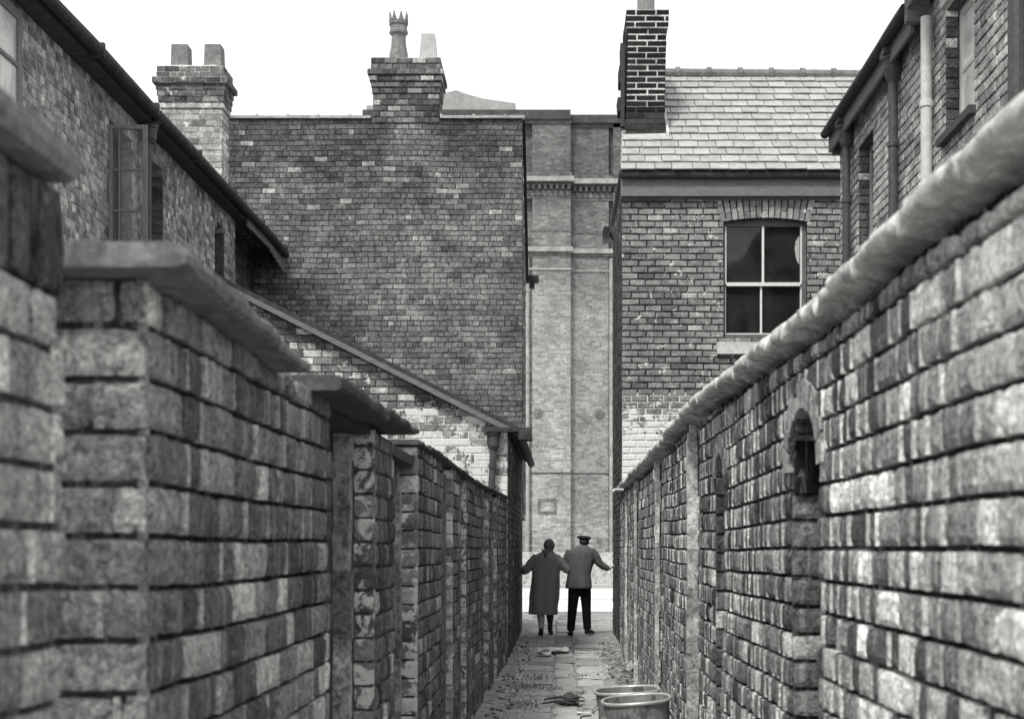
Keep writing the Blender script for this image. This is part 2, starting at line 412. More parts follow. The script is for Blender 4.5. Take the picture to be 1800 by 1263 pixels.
# ------------------------------------------------------------------ setting: ground, alley, street
def structure():
    m=MB(); m.add([(-300,-60,0),(300,-60,0),(300,600,0),(-300,600,0)],[(0,1,2,3)],.2)
    tag(m.build('ground',M_ground),kind='structure')
    # bright street beyond the passage
    m=MB(); m.add([(-120,30.5,.004),(120,30.5,.004),(120,49.0,.004),(-120,49.0,.004)],[(0,1,2,3)],.6)
    tag(m.build('street',M_street),kind='structure')
    m=MB()
    m.box(-120,120,27.2,30.3,-.2,.035); 
    m.box(-120,120,49.2,51.3,-.2,.11)
    tag(m.build('pavement',M_pave),kind='structure')
    m=MB()
    for k in range(-24,25):
        m.box(k*1.0+.005,k*1.0+.995,30.3,30.5,-.2,.045,j=.003)
        m.box(k*1.0+.005,k*1.0+.995,49.0,49.2,-.2,.12,j=.003)
    tag(m.build('kerb',M_kerb),kind='structure')
    # tram-like pale seams running along the street
    m=MB()
    for y,w in ((34.0,.10),(38.6,.22),(39.6,.08)):
        m.box(-60,60,y,y+w,-.02,.010)
    tag(m.build('street_channel',M_kerb),kind='structure')
    # alley floor: earth at the sides, three rows of worn flags
    m=MB(); nx,ny=26,150
    vs=[]
    for j in range(ny+1):
        y=.3+j*27/ny
        for i in range(nx+1):
            x=-1.1+2.2*i/nx
            e=max(0,abs(x-.04)-.3)
            z=.012+.05*min(1,e/.35)*(.5+.9*abs(nz(x*4,y*2.2,2)))+.01*nz(x*9,y*7)
            vs.append((x,y,max(.006,z)))
    w=nx+1
    m.add(vs,[(j*w+i,j*w+i+1,(j+1)*w+i+1,(j+1)*w+i) for j in range(ny) for i in range(nx)],.2)
    tag(m.build('alley_earth',M_soil,smooth=True),kind='structure')
    m=MB()
    for (xa,xb,lo,hi) in ((-.60,-.085,.45,.8),(-.062,.172,.7,1.1),(.195,.70,.5,.9)):
        y=.6+R.uniform(0,.4)
        while y<29.9:
            l=R.uniform(lo,hi); t=R.uniform(.28,.52); z=.034+R.uniform(-.009,.009)
            if y>24: pass
            a=R.uniform(-.018,.018)
            n=6; vs=[]
            ex=R.uniform(0,.05)
            xa2,xb2=(xa+ex if xa<-.5 else xa),(xb-ex if xb>.6 else xb)
            ya,yb=y+.006+R.uniform(0,.006),y+l-.006-R.uniform(0,.008)
            k=6
            for jj in range(k+1):
                for ii in range(k+1):
                    fx,fy=ii/k,jj/k; ed=ii in(0,k) or jj in(0,k)
                    px_=xa2+(xb2-xa2)*fx+(R.uniform(-.006,.006) if ed else 0); py_=ya+(yb-ya)*fy+(R.uniform(-.008,.008) if ed else 0)
                    vs.append((px_,py_,z+a*(fx-.5)+.004*nz(px_*6,py_*6,7)-(.007 if ed else 0)))
            fs=[(jj*(k+1)+ii,jj*(k+1)+ii+1,(jj+1)*(k+1)+ii+1,(jj+1)*(k+1)+ii) for jj in range(k) for ii in range(k)]
            m.add(vs,fs,t)
            m.box(xa2+.004,xb2-.004,ya+.006,yb-.006,-.01,z-.009,t)
            y+=l
    tag(m.build('alley_paving',M_flag,smooth=True),kind='structure')
structure()

# ------------------------------------------------------------------ right yard wall
XR=[(0,.76),(4,.755),(9,.755),(14,.765),(17,.80),(19.7,.86)]
def lerp(tab,u):
    if u<=tab[0][0]: return tab[0][1]
    for (a,p),(b,q) in zip(tab,tab[1:]):
        if u<=b: return p+(q-p)*(u-a)/(b-a)
    return tab[-1][1]
def mpR(u,d,z):
    return (lerp(XR,u)-d+.010*nz(u*.9,z*.9,4)+.01*(z-1.0)*nz(u*.2,1,8), u, z+.014*nz(u*.55,z*.35,11)+.004*nz(u*3,z*2,5))
def topR(u): return 1.43+lerp([(0,.70),(2.2,.72),(2.9,.735),(3.9,.728),(5,.752),(5.8,.785),(7.7,.82),(9,.81),(10.7,.79),(15,.79),(17,.82),(19.7,.865)],u)
wallR=thing('yard_wall','long right-hand brick yard wall with pale rounded cement coping and an arched slot','wall',(1.0,10,0))
opsR=[(4.0,4.55,-1,1.5+.43,.20),(6.38,6.72,.35,1.5+.455,.12),(7.5,8.12,-1,9),(10.2,10.95,-1,9),(13.4,14.1,-1,9),(16.0,16.6,-1,9)]
m=MB()
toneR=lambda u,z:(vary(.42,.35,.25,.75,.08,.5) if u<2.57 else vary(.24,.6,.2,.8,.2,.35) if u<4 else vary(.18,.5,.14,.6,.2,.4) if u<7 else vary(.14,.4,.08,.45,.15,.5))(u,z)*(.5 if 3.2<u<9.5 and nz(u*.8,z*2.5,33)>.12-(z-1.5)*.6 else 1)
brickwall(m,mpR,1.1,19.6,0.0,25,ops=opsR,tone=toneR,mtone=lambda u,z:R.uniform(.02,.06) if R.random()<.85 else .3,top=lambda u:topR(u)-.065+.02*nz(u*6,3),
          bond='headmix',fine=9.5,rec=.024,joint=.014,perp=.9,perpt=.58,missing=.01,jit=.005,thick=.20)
for o in opsR[:2]: archring(m,mpR,*o)
brickwall(m,mpR,1.1,19.6,1.95,5,rec=.055,thick=.2,missing=1.0,tone=lambda u,z:.05,mtone=lambda u,z:.015,top=lambda u:topR(u)+.005,bond='stretcher',ops=[(a,b,1.9,1.5+.43 if a<5 else 1.955) for a,b in ((4.0,4.55),(6.38,6.72))]+[(a,b,1,9) for a,b in ((7.5,8.12),(10.2,10.95),(13.4,14.1),(16.0,16.6))])
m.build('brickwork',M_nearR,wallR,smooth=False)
# reveals of the openings that look back down the alley, brick by brick
m=MB()
brickwall(m,lambda u,d,z:(u+.01*nz(z,4),4.525-d,z+.01*nz(z*3,u*3)),.775,1.12,0.0,18,rec=.014,joint=.014,thick=.03,tone=vary(.15,.2,.05,.3),bond='stretcher',fine=True,ops=(),L=.5,mtone=lambda u,z:.05)
m.box(1.125,1.2,3.9,5.2,1.0,2.0,.01); m.box(.775,1.12,4.50,4.53,1.676,1.95,.012)  # near-black back and board added: the arch void's shade put into colour
brickwall(m,lambda u,d,z:(u,6.695-d,z),.765,.95,0.35,17,rec=.012,thick=.03,tone=vary(.1),bond='header')
for yy in (8.12,10.95,14.1,16.6):
    brickwall(m,(lambda Y:(lambda u,d,z:(u+lerp(XR,Y)-.755,Y-.025-d,z)))(yy),.765,.84,0.0,24,rec=.012,thick=.03,tone=vary(.25,.3,.2,.5),bond='header',L=.16)
m.box(.875,.90,6.2,6.9,.3,1.98,.05)   # bricked-up back of the slot
m.build('reveal',M_near,wallR)
for a,b in ((4.0,4.55),(7.5,8.12),(10.2,10.95),(13.4,14.1),(16.0,16.6)):
    x0=lerp(XR,a)+(.20 if a<5 else .085); m=MB()
    zt=1.95 if a<5 else 2.2; y=a-.02
    n=5; 
    for q in range(n):
        w=(b-a+.04)/n
        m.box(x0+R.uniform(0,.006),x0+.03,y+q*w+.003,y+(q+1)*w-.003,.05,zt+R.uniform(-.01,.01))
    g=m.build('gate',M_woodd,wallR)
    if a>5:
        m=MB(); w_=R.uniform(.03,.05) if a>8 else .065; zz=0
        while zz<zt-.05:
            hh=min(R.uniform(.10,.45),zt-.03-zz); m.box(x0-.089+R.uniform(-.004,.004),x0-.085+w_+R.uniform(-.012,.006),b-.05,b-.002,zz,zz+hh+.001,R.uniform(.22,.5),j=.003); zz+=hh
        m.build('gate_post',M_post,g)
m=MB()
# rounded cement coping: swept half round with bumps
vs=[]; prof=[(-.005,-.004),(-.03,-.004),(-.050,.002),(-.056,.018),(-.050,.036),(-.032,.050),(-.005,.060),(.05,.068),(.12,.068),(.19,.05),(.25,.025),(.27,-.01),(.20,-.02),(.03,-.02)]
ny=1100; k=len(prof)
for j in range(ny+1):
    u=1.0+18.7*j/ny
    sp=u/.47+.3*nz(u*.6,5); seg=math.floor(sp); fr=sp-seg; ridge=.014*(nz(seg*3.7,1.3))-(.022 if fr<.06 else 0)+.006*math.sin(fr*math.pi)
    for (d,z) in prof:
        x=lerp(XR,u)+d
        wob=.024*nz(u*1.7,d*6,3)+.022*nz(u*5,d*8,9)+.020*nz(u*15,d*20+z*24,9)+.008*nz(u*40,d*50+z*50,2)
        vs.append((x+(wob*.9+.02*nz(seg*2.3,4) if d<0 else 0), u, topR(u)+z+(.45*wob+ridge if z>.0 else wob*.55+ridge*.5)))
m.add(vs,[(j*k+q,j*k+(q+1)%k,(j+1)*k+(q+1)%k,(j+1)*k+q) for j in range(ny) for q in range(k)],.5)
m.add([vs[q] for q in range(k)],[tuple(range(k))],.5)
m.add([vs[ny*k+q] for q in range(k)],[tuple(range(k-1,-1,-1))],.5)
m.build('coping',M_coping,wallR,smooth=True)
m=MB(); m.tube([(.70,15.2,2.13),(.60,15.15,2.13),(.585,15.15,2.11)],.016,8); m.build('overflow_pipe',M_pipel,wallR)

# ------------------------------------------------------------------ left yard walls
XL=[(0,-.80),(2.35,-.80),(2.36,-.735),(3,-.715),(6,-.715),(9,-.725),(12,-.735),(15,-.70),(17.2,-.665)]
def mpL(u,d,z):
    return (lerp(XL,u)+d+.008*nz(u*.8,z*.9,14), u, z+.012*nz(u*.6,z*.4,21)+.004*nz(u*3,z*2,5))
# A: nearest block
wa=thing('yard_wall','nearest left yard wall with thick stone slab over a band of upright bricks','wall',(-.95,1.4,0))
m=MB()
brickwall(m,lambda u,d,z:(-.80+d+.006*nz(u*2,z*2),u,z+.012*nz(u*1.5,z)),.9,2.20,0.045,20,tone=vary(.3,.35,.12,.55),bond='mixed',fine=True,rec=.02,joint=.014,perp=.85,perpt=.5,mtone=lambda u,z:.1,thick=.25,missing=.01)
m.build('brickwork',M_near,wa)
m=MB()
brickwall(m,lambda u,d,z:(-.795+d+.006*nz(u*2,z*2),u,z),.9,2.21,1.905,1,h=.165,L=.085,tone=vary(.10,.3,.0),bond='stretcher',fine=True,rec=.012,joint=.012,mtone=lambda u,z:.03,thick=.25)
m.build('soldier_course',M_near,wa)
m=MB(); n=14; vs=[]
for j in range(n+1):
    y=.8+1.36*j/n
    for (x,z) in ((-1.1,2.075),(-.78,2.072),(-.766,2.078),(-.762,2.10),(-.768,2.128),(-.785,2.136),(-1.1,2.15)):
        vs.append((x+.006*nz(y*7,z*9),y,z+.006*nz(y*8,x*9)))
m.add(vs,[(j*7+q,j*7+(q+1)%7,(j+1)*7+(q+1)%7,(j+1)*7+q) for j in range(n) for q in range(7)],.2)
m.add(vs[:7],[tuple(range(7))]); m.add(vs[-7:],[tuple(range(6,-1,-1))])
m.build('coping_slab',M_slab,wa,smooth=False)
def slab(mb,pts,x0,x1,th,n=12,tone=.2,ov=.0):
    """stone slab run: pts (y,top_z) list along the alley, from x0 (outer/alley edge) to x1"""
    y0,y1=pts[0][0],pts[-1][0]; vs=[]; n=n*3
    pr=lambda t:[(x1,t-th),(x0-.02,t-th+.002),(x0-.004,t-th+.008),(x0,t-th*.5),(x0-.004,t-.008),(x0-.02,t),(x1,t)]
    for j in range(n+1):
        y=y0+(y1-y0)*j/n; t=lerp(pts,y)
        for (x,z) in pr(t): vs.append((x+(.012*nz(y*5,z*12,3)+.012*nz(y*17,z*20,5) if x>x1+.1 else 0),y,z+.006*nz(y*7,x*9)+.004*nz(y*22,x*20)))
    mb.add(vs,[(j*7+q,j*7+(q+1)%7,(j+1)*7+(q+1)%7,(j+1)*7+q) for j in range(n) for q in range(7)],tone)
    mb.add(vs[:7],[tuple(range(7))],tone); mb.add(vs[-7:],[tuple(range(6,-1,-1))],tone)
# B: second block, its end pier facing the camera
wb=thing('yard_wall','second left yard wall with a square end pier and broad overhanging stone slabs','wall',(-.9,3.3,0))
m=MB()
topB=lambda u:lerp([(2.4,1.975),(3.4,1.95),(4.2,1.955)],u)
brickwall(m,mpL,2.43,4.19,0.03,21,tone=vary(.16,.45,.1,.45,.15,.5),bond='mixed',fine=True,rec=.022,joint=.012,perp=.65,perpt=.4,mtone=lambda u,z:.035,thick=.2,top=topB)
brickwall(m,lambda u,d,z:(u+.004*nz(z*3,u),2.42-d,z+.006*nz(z*5,u*3)),-1.05,-.738,0.03,21,tone=vary(.25,.2,.08,.42,.05,.7),bond='stretcher',fine=True,rec=.012,joint=.012,perp=1,perpt=.33,mtone=lambda u,z:.22,thick=.03,top=lambda u:1.97,L=.25)
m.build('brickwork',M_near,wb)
m=MB(); slab(m,[(2.34,2.02),(2.9,2.008)],-.64,-1.12,.045,10); m.build('coping_slab',M_slab,wb)
m=MB(); slab(m,[(2.86,2.005),(3.44,1.975)],-.638,-1.1,.04,10); m.build('coping_slab',M_slab,wb)
# C: gates between, under dark slabs
wc=thing('yard_wall','narrow left pier between two recessed yard gates with peeling whitewashed edges','wall',(-.9,5.5,0))
m=MB()
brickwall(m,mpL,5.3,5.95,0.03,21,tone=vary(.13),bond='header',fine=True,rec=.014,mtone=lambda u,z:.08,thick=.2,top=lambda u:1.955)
brickwall(m,mpL,4.19,4.25,0.03,21,tone=vary(.1),bond='header',thick=.2,top=lambda u:1.955)
m.build('brickwork',M_near,wc)
m=MB()
brickwall(m,lambda u,d,z:(u,5.29-d,z),-.80,-.722,0.03,21,tone=vary(.2),bond='header',L=.17,fine=True,mtone=lambda u,z:.3,thick=.03,top=lambda u:1.955)
m.build('reveal',M_washed,wc)
for a,b,zz in ((4.25,5.22,1.93),(5.95,6.80,1.90)):
    m=MB(); n=6
    for q in range(n):
        w=(b-a)/n; m.box(-.90,-.87+R.uniform(0,.006),a+q*w+.003,a+(q+1)*w-.003,.05,zz)
    g=m.build('gate',M_woodd,wc)
    m=MB(); z_=0
    while z_<zz-.02:
        hh=min(R.uniform(.1,.4),zz-z_); m.box(-.868,-.80+R.uniform(-.006,.006),b-.02,b+.05,z_,z_+hh+.001,R.uniform(.16,.4),j=.004); z_+=hh
    m.build('gate_post',M_post,g)
    m=MB(); m.box(-.90,-.735,a-.1,b+.06,zz+.002,zz+.05,j=.003); m.build('lintel',M_woodd,g)
m=MB(); slab(m,[(3.92,1.993),(5.0,2.0)],-.615,-1.1,.045,12); m.build('coping_slab',M_capd,wc)
m=MB(); slab(m,[(4.96,2.008),(5.86,2.012)],-.612,-1.1,.035,12); m.build('coping_slab',M_capd,wc)
# D: long far wall
wd=thing('yard_wall','long left yard wall running back to the lean-to, thin dark slate capping and whitewashed gateway edges','wall',(-.9,12,0))
topD=lambda u:1.5+lerp([(6.8,.50),(7.7,.51),(9,.53),(10.4,.53),(12.5,.555),(15,.58),(17.2,.60)],u)
opsD=[(8.5,9.28,-1,9),(9.95,10.7,-1,9),(12.9,13.7,-1,9),(14.4,15.1,-1,9)]
m=MB()
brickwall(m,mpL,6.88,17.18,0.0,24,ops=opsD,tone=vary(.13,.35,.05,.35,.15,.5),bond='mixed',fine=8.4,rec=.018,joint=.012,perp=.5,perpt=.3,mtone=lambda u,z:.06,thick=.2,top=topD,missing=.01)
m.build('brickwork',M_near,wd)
m=MB()
brickwall(m,lambda u,d,z:(u,6.87-d,z),-.95,-.72,0.0,22,tone=vary(.22,.3,.1),bond='mixed',fine=True,rec=.012,mtone=lambda u,z:.3,thick=.02,top=lambda u:2.0)
for y in (9.28,10.7,13.7,15.1):
    brickwall(m,(lambda Y:(lambda u,d,z:(u+lerp(XL,Y)+.715,Y-.025-d,z)))(y),-.80,-.722,0.0,22,tone=vary(.3),bond='header',L=.17,mtone=lambda u,z:.3,thick=.03,top=lambda u,Y=y:topD(Y)-.01)
m.build('reveal',M_washed,wd)
for a,b,_,_ in opsD:
    m=MB(); n=5
    for q in range(n):
        w=(b-a)/n; m.box(-.86,-.83+R.uniform(0,.006),a+q*w+.003,a+(q+1)*w-.003,.05,topD(a)-.04)
    g=m.build('gate',M_woodd,wd)
    m=MB(); m.box(-.828,-.80+R.uniform(0,.03),b-.07,b-.03,0,topD(a)-.04,j=.003); m.build('gate_post',M_wood,g)
m=MB(); y=6.80
while y<17.15:
    l=R.uniform(.5,.95); t=topD(y)+.028+R.uniform(-.006,.008); y2=min(y+l,17.2)
    slab(m,[(y,t),(y2,t+R.uniform(-.01,.012))],lerp(XL,y)+.03+R.uniform(-.012,.015),-1.02,.028,4); y+=l-.03
m.build('capping',M_capd,wd)

# ------------------------------------------------------------------ window helpers
def sash(parent,x0,x1,y,z0,z1,bar=.022,frame=.05,glass=M_glass,mid=.5,mat=M_white):
    """window facing the camera"""
    f=MB()
    f.box(x0,x0+frame,y,y+.07,z0,z1); f.box(x1-frame,x1,y,y+.07,z0,z1)
    f.box(x0+frame,x1-frame,y,y+.07,z1-frame,z1); f.box(x0+frame,x1-frame,y,y+.07,z0,z0+frame*1.3)
    return f

# ------------------------------------------------------------------ left terrace (parallel to the alley)
def mpT(X): return lambda u,d,z:(X+d+.01*nz(u*.5,z*.5,30),u,z+.015*nz(u*.4,z*.3,31))
TX=-5.0
ht=thing('terraced_house','left-hand terraced house of patchy brick with arched windows under a long dark eave','house',(-7.5,15,0))
m=MB()
opsT=[(11.45,12.66,5.0,1.5+4.95),(15.1,15.95,4.55,1.5+4.77,.12),(16.62,17.22,4.75,1.5+4.77,.2),(19.77,20.36,4.6,1.5+4.73,.2)]
brickwall(m,mpT(TX),9.0,21.0,3.35,34,ops=opsT,tone=vary(.27,.38,.16,.45,.14,.55),bond='header',rec=.006,joint=.012,perp=.5,perpt=.3,mtone=lambda u,z:.3,thick=.3,jit=.004,top=lambda u:6.5)
brickwall(m,mpT(-5.36),21.0,23.88,3.35,34,tone=vary(.10,.3,.04,.3),bond='mixed',rec=.007,mtone=lambda u,z:.1,thick=.3,top=lambda u:6.5)  # recess toned darker: the eave's shade is put into the brick colour
m.box(-9.9,-5.02,9.0,21.0,0,3.345,.15); m.box(-9.9,-5.38,21.0,23.85,0,3.345,.15)
m.box(-5.37,-5.02,20.8,20.99,3.3,6.5,.12)
# reveals
for yy,zt in ((17.22,6.2),(20.36,6.15)):
    brickwall(m,(lambda Y:(lambda u,d,z:(u,Y-.03-d,z)))(yy),-5.28,-5.01,4.6,17,tone=vary(.09,.2,0,.3,0),bond='stretcher',thick=.02,mtone=lambda u,z:.09,rec=.006,L=.6)
m.build('wall',M_terr,ht)
m=MB(); m.box(-5.9,-5.31,9.05,20.95,3.4,6.4); m.build('interior',M_int,ht)
m=MB()  # roof slope up and away, with soffit
m.prism([(-4.80,6.56),(-4.80,6.62),(-9.9,10.2),(-9.9,10.1)],'y',8.9,23.86); 
m.box(-5.02,-4.83,8.9,23.84,6.50,6.56)
m.box(-9.9,-9.6,9.0,23.8,3.3,10.1)
rt=m.build('roof',M_gutter,ht)
m=MB()  # half round gutter, sagging slightly
pts=[(-4.75+.01*nz(y*.9,3),y,6.595+.012*nz(y*.6,7)-(.05*max(0,y-22.6))) for y in [8.9+.25*i for i in range(60)]]
m.tube(pts,.062,10); 
for y in (10.2,12.1,14.0,15.9,17.8,19.7,21.6,23.4): m.box(-4.83,-4.68,y,y+.05,6.52,6.665)
m.build('gutter',M_gutter,ht)
m=MB(); 
for i in range(12):
    y=21.0+i*.235; m.box(-4.83-.0,-4.80,y,y+.236,6.42-.045*max(0,i-6)*.7,6.55-.01*i*.3)
m.build('fascia',M_fascia,ht)
m=MB(); m.box(-5.34,-4.99,23.4,23.55,6.42,6.62); m.build('bracket',M_dark,ht)
# near window with pale panes
def side_window(par,X,ya,yb,za,zb,sgn,frame,glass,bars=(),inset=.1,fw=.06):
    f=MB(); x0=X-sgn*inset; x1=x0-sgn*.05
    a,b=min(x0,x1),max(x0,x1)
    f.box(a,b,ya,ya+fw,za,zb); f.box(a,b,yb-fw,yb,za,zb); f.box(a,b,ya+fw,yb-fw,zb-fw,zb); f.box(a,b,ya+fw,yb-fw,za,za+fw)
    for z in bars: f.box(a+.004,b-.004,ya+fw,yb-fw,z-.018,z+.018)
    w=f.build('window',frame,par)
    g=MB(); g.box((a+b)/2-.004,(a+b)/2+.004,ya+fw*.5,yb-fw*.5,za+fw*.5,zb-fw*.5); g.build('pane',glass,w)
    return w
side_window(ht,TX,11.47,12.64,5.0,6.43,1,M_wood,M_glassl,bars=(5.92,),inset=-.02,fw=.09)
side_window(ht,TX,15.12,15.93,4.6,6.2,1,M_woodd,M_glass,inset=.12)
side_window(ht,TX,16.64,17.20,4.76,6.2,1,M_woodl,M_glass,inset=.16,fw=.05)
side_window(ht,TX,19.79,20.34,4.62,6.15,1,M_wood,M_glass,inset=.2)
# open casement leaf standing out from the wall
f=MB(); Y=15.08; xa,xb,za,zb=-4.99,-4.57,4.72,6.155
f.box(xa,xa+.035,Y,Y+.04,za,zb); f.box(xb-.05,xb,Y,Y+.04,za,zb); f.box(xa+.035,xb-.05,Y,Y+.04,zb-.045,zb); f.box(xa+.035,xb-.05,Y,Y+.04,za,za+.06)
for z in (5.66,5.21): f.box(xa+.035,xb-.05,Y+.004,Y+.034,z-.011,z+.011)
f.box(-4.885,-4.87,Y+.006,Y+.032,za+.06,zb-.045)
cs=f.build('casement',M_wood,ht)
g=MB(); g.box(xa+.02,xb-.03,Y+.017,Y+.022,za+.02,zb-.02); g.build('pane',M_clear,cs)
m=MB(); m.tube([(-4.90,16.2,3.0),(-4.90,16.2,6.35),(-4.83,16.2,6.5),(-4.77,16.2,6.56)],.05,12)
m.lathe((-4.88,16.2,6.28),[(.055,0),(.09,.05),(.095,.16),(.11,.18),(.11,.21)],12); m.build('downpipe',M_pipe,ht)

# ------------------------------------------------------------------ chimneys
def stack(parent,x0,x1,y0,y1,z0,n,h,tone,mtone,mat,cor,rec=.006,L=.235,joint=.01,lean=0.0,name='chimney',potfn=None,c=.006):
    """cor(i)-> outward offset of course i"""
    m=MB()
    ln=lambda z:lean*(z-z0)
    for i in range(n):
        o=cor(i); z=z0+i*h
        a,b,c0,d0=x0-o,x1+o,y0-o,y1+o
        kw=dict(h=h,L=L,tone=tone,mtone=mtone,thick=.03,rec=rec,joint=joint,cham=c,bond='stretcher',core=False)
        def F(mp,u0,u1,fl=False):
            sub=MB()
            brickwall(sub,mp,u0,u1,z,1,flip=fl,rnd=R,off=(i%2)*L/2+R.uniform(-.01,.01),**kw); m.v,m.f=m.v,m.f
            m.add(sub.v,[],0); base=len(m.v)-len(sub.v)
            for f_,t_ in zip(sub.f,sub.t): m.f.append(tuple(base+k for k in f_)); m.t.append(t_); m.m.append(0)
        s=0
        F(lambda u,d,zz:(u-s+ln(zz),c0-d,zz),a+s,b+s)
        F(lambda u,d,zz:(b+d+ln(zz),u-s,zz),c0+s,d0+s)
        F(lambda u,d,zz:(a-d+ln(zz),u-s,zz),c0+s,d0+s)
        F(lambda u,d,zz:(u-s+ln(zz),d0+d,zz),a+s,b+s)
        q=rec
        m.add([(x+ln(zz),y,zz) for zz in (z,z+h) for x,y in ((a+q,c0+q),(b-q,c0+q),(b-q,d0-q),(a+q,d0-q))],
              [(3,2,1,0),(4,5,6,7),(0,1,5,4),(1,2,6,5),(2,3,7,6),(3,0,4,7)],mtone(0,z))
    st=m.build(name,mat,parent)
    zt=z0+n*h; lo=ln(zt)
    f=MB(); k=6; vs=[];o=cor(n-1)-.01
    for j in range(k+1):
        for i in range(k+1):
            fx,fy=i/k,j/k; e=min(fx,1-fx,fy,1-fy)
            vs.append((x0-o+(x1-x0+2*o)*fx+lo,y0-o+(y1-y0+2*o)*fy,zt+.002+min(.07,e*.25)+.012*nz(fx*5,fy*5,x0)))
    f.add(vs,[(j*7+i,j*7+i+1,(j+1)*7+i+1,(j+1)*7+i) for j in range(k) for i in range(k)],.5)
    f.build('flaunching',M_ceme,st,smooth=True)
    return st,zt
def tall_rim(c,r0,r1,h,mat,par,crown=False,w=.03,n=20,sq=False):
    m=MB()
    if sq:
        for (dx,dy) in ((0,0),):
            a=r0;b=r1
            m.add([(c[0]+sx*a,c[1]+sy*a,c[2]) for sx,sy in((-1,-1),(1,-1),(1,1),(-1,1))]+[(c[0]+sx*b,c[1]+sy*b,c[2]+h) for sx,sy in((-1,-1),(1,-1),(1,1),(-1,1))]
              +[(c[0]+sx*(b-w),c[1]+sy*(b-w),c[2]+h) for sx,sy in((-1,-1),(1,-1),(1,1),(-1,1))]+[(c[0]+sx*(b-w),c[1]+sy*(b-w),c[2]+h-.15) for sx,sy in((-1,-1),(1,-1),(1,1),(-1,1))],
              [(0,1,5,4),(1,2,6,5),(2,3,7,6),(3,0,4,7),(4,5,9,8),(5,6,10,9),(6,7,11,10),(7,4,8,11),(8,9,13,12),(9,10,14,13),(10,11,15,14),(11,8,12,15),(12,13,14,15)],.3)
        return m.build('chimney_pot',mat,par)
    m.lathe(c,[(r0,0),(r0*.98,.03),(r1,h-.06),(r1+.012,h-.055),(r1+.015,h),(r1-w+.01,h),(r1-w,h-.2)],n)
    return m.build('chimney_pot',mat,par,smooth=False)

chl,zt=stack(ht,-6.23,-5.28,21.3,21.75,6.0,32,.093,lambda u,z:vary(.36,.3,.12,.55,.1,.5)(u,z) if z<8.45 else vary(.11,.3,.05,.3)(u,z),lambda u,z:.3,M_flue,
   lambda i:{25:.02,26:.035,27:.05,28:.065,29:.11,30:.055,31:.05}.get(i,0.0),rec=.006)
for x in (-5.97,-5.45): tall_rim((x,21.52,zt+.03),.135,.125,.36,M_pot,chl,sq=True)

# ------------------------------------------------------------------ left gable-end house (back wall facing the camera)
GY=23.9
hl=thing('house','tall sooty brick house left of the passage with a blank back wall and central chimney','house',(-3.4,25,0))
m=MB()
def toneG(u,z):
    b=.165*(1-.38*max(0,min(1,(z+1.2*nz(u*.5,z*.5,9)-7.0)/1.5)))*(1+.5*nz(u*.9,z*.9,3))
    if -3.5<u<-2.05 and z>6.5: b*=1.1
    return vary(b,.24,max(.0,.045+.16*nz(u*1.1,z*1.1,17)),.28,max(.02,.08-.3*nz(u*.8,z*.8,5)),.6)(u,z)
brickwall(m,lambda u,d,z:(u+.01*nz(z*.4,1),GY-d,z+.028*nz(u*.6,z*.3,77)+.010*nz(u*2,z,7)),-6.3,-.668,2.0,75,tone=toneG,mtone=lambda u,z:R.uniform(.03,.07),bond='garden',rec=.009,joint=.011,thick=.1,jit=.0045)
topS=lambda y:8.97-(y-GY)*.95
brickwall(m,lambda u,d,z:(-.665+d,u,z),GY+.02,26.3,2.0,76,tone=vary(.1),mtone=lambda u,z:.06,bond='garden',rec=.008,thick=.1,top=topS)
m.prism([(GY+.12,0),(26.25,0),(26.25,topS(26.25)-.1),(GY+.12,topS(GY+.12)-.1)],'x',-6.3,-.78,.1)
m.box(-6.3,-.668,GY+.0,GY+.11,0,1.995,.1)
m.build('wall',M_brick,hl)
m=MB(); 
m.prism([(GY+.11,8.99),(GY+.11,9.05),(26.5,6.78),(26.5,6.68)],'x',-6.35,-.62,.1)
rf=m.build('roof',M_gutter,hl)
M_rc=plain('ridge_capping_stone',.36,.3,9,.9)
for xa,xe in ((-5.86,-3.31),(-2.09,-.62)):
    m=MB(); x=xa
    while x<xe-.05:
        l=min(R.uniform(.5,.58),xe-x)
        m.box(x+.002,x+l-.002,GY-.05,GY+.13,8.978,9.02+R.uniform(0,.01),j=.004)
        m.box(x-.012,x+.035,GY-.055,GY+.13,8.976,9.045,j=.004)
        x+=l
    m.build('ridge_capping',M_rc,rf)
m=MB(); m.prism([(23.92,9.03),(23.92,9.07),(26.5,6.82),(26.5,6.70)],'x',-.66,-.615,.1); m.build('bargeboard',M_dark,rf)
m=MB(); m.box(-2.0,-.42,26.5,26.66,6.62,6.76); m.box(-.60,-.50,26.45,26.62,6.50,6.615); m.build('gutter',M_dark,hl)
chm,zt=stack(hl,-3.28,-2.12,GY-.015,GY+.6,8.9,11,.103,vary(.12,.4,.1,.32,.15,.5),lambda u,z:.06,M_brick,
   lambda i:{5:.015,6:.03,7:.055,8:.085,9:.03,10:.03}.get(i,0.0),rec=.012,L=.25,joint=.014,c=.009)
tall_rim((-2.33,GY+.25,zt+.03),.155,.115,.46,M_potl,chm,sq=True)
m=MB(); c=(-2.86,GY+.25,zt+.03)   # octagonal crowned pot
m.lathe(c,[(.16,0),(.165,.12),(.13,.3),(.125,.46),(.165,.49),(.17,.53),(.15,.55),(.15,.62),(.17,.65),(.17,.70),(.145,.70),(.13,.5)],8)
for q in range(8):
    w0=2*math.pi*q/8+.1; w1=2*math.pi*(q+1)/8-.1; wm=(w0+w1)/2
    P=lambda w,r,z:(c[0]+r*math.cos(w),c[1]+r*math.sin(w),c[2]+z)
    m.add([P(w0,.168,.69),P(w1,.168,.69),P(wm,.172,.86),P(w0,.14,.69),P(w1,.14,.69),P(wm,.15,.86)],[(0,1,2),(5,4,3),(0,2,5,3),(1,4,5,2),(0,3,4,1)])
m.build('chimney_pot',M_pot,chm)

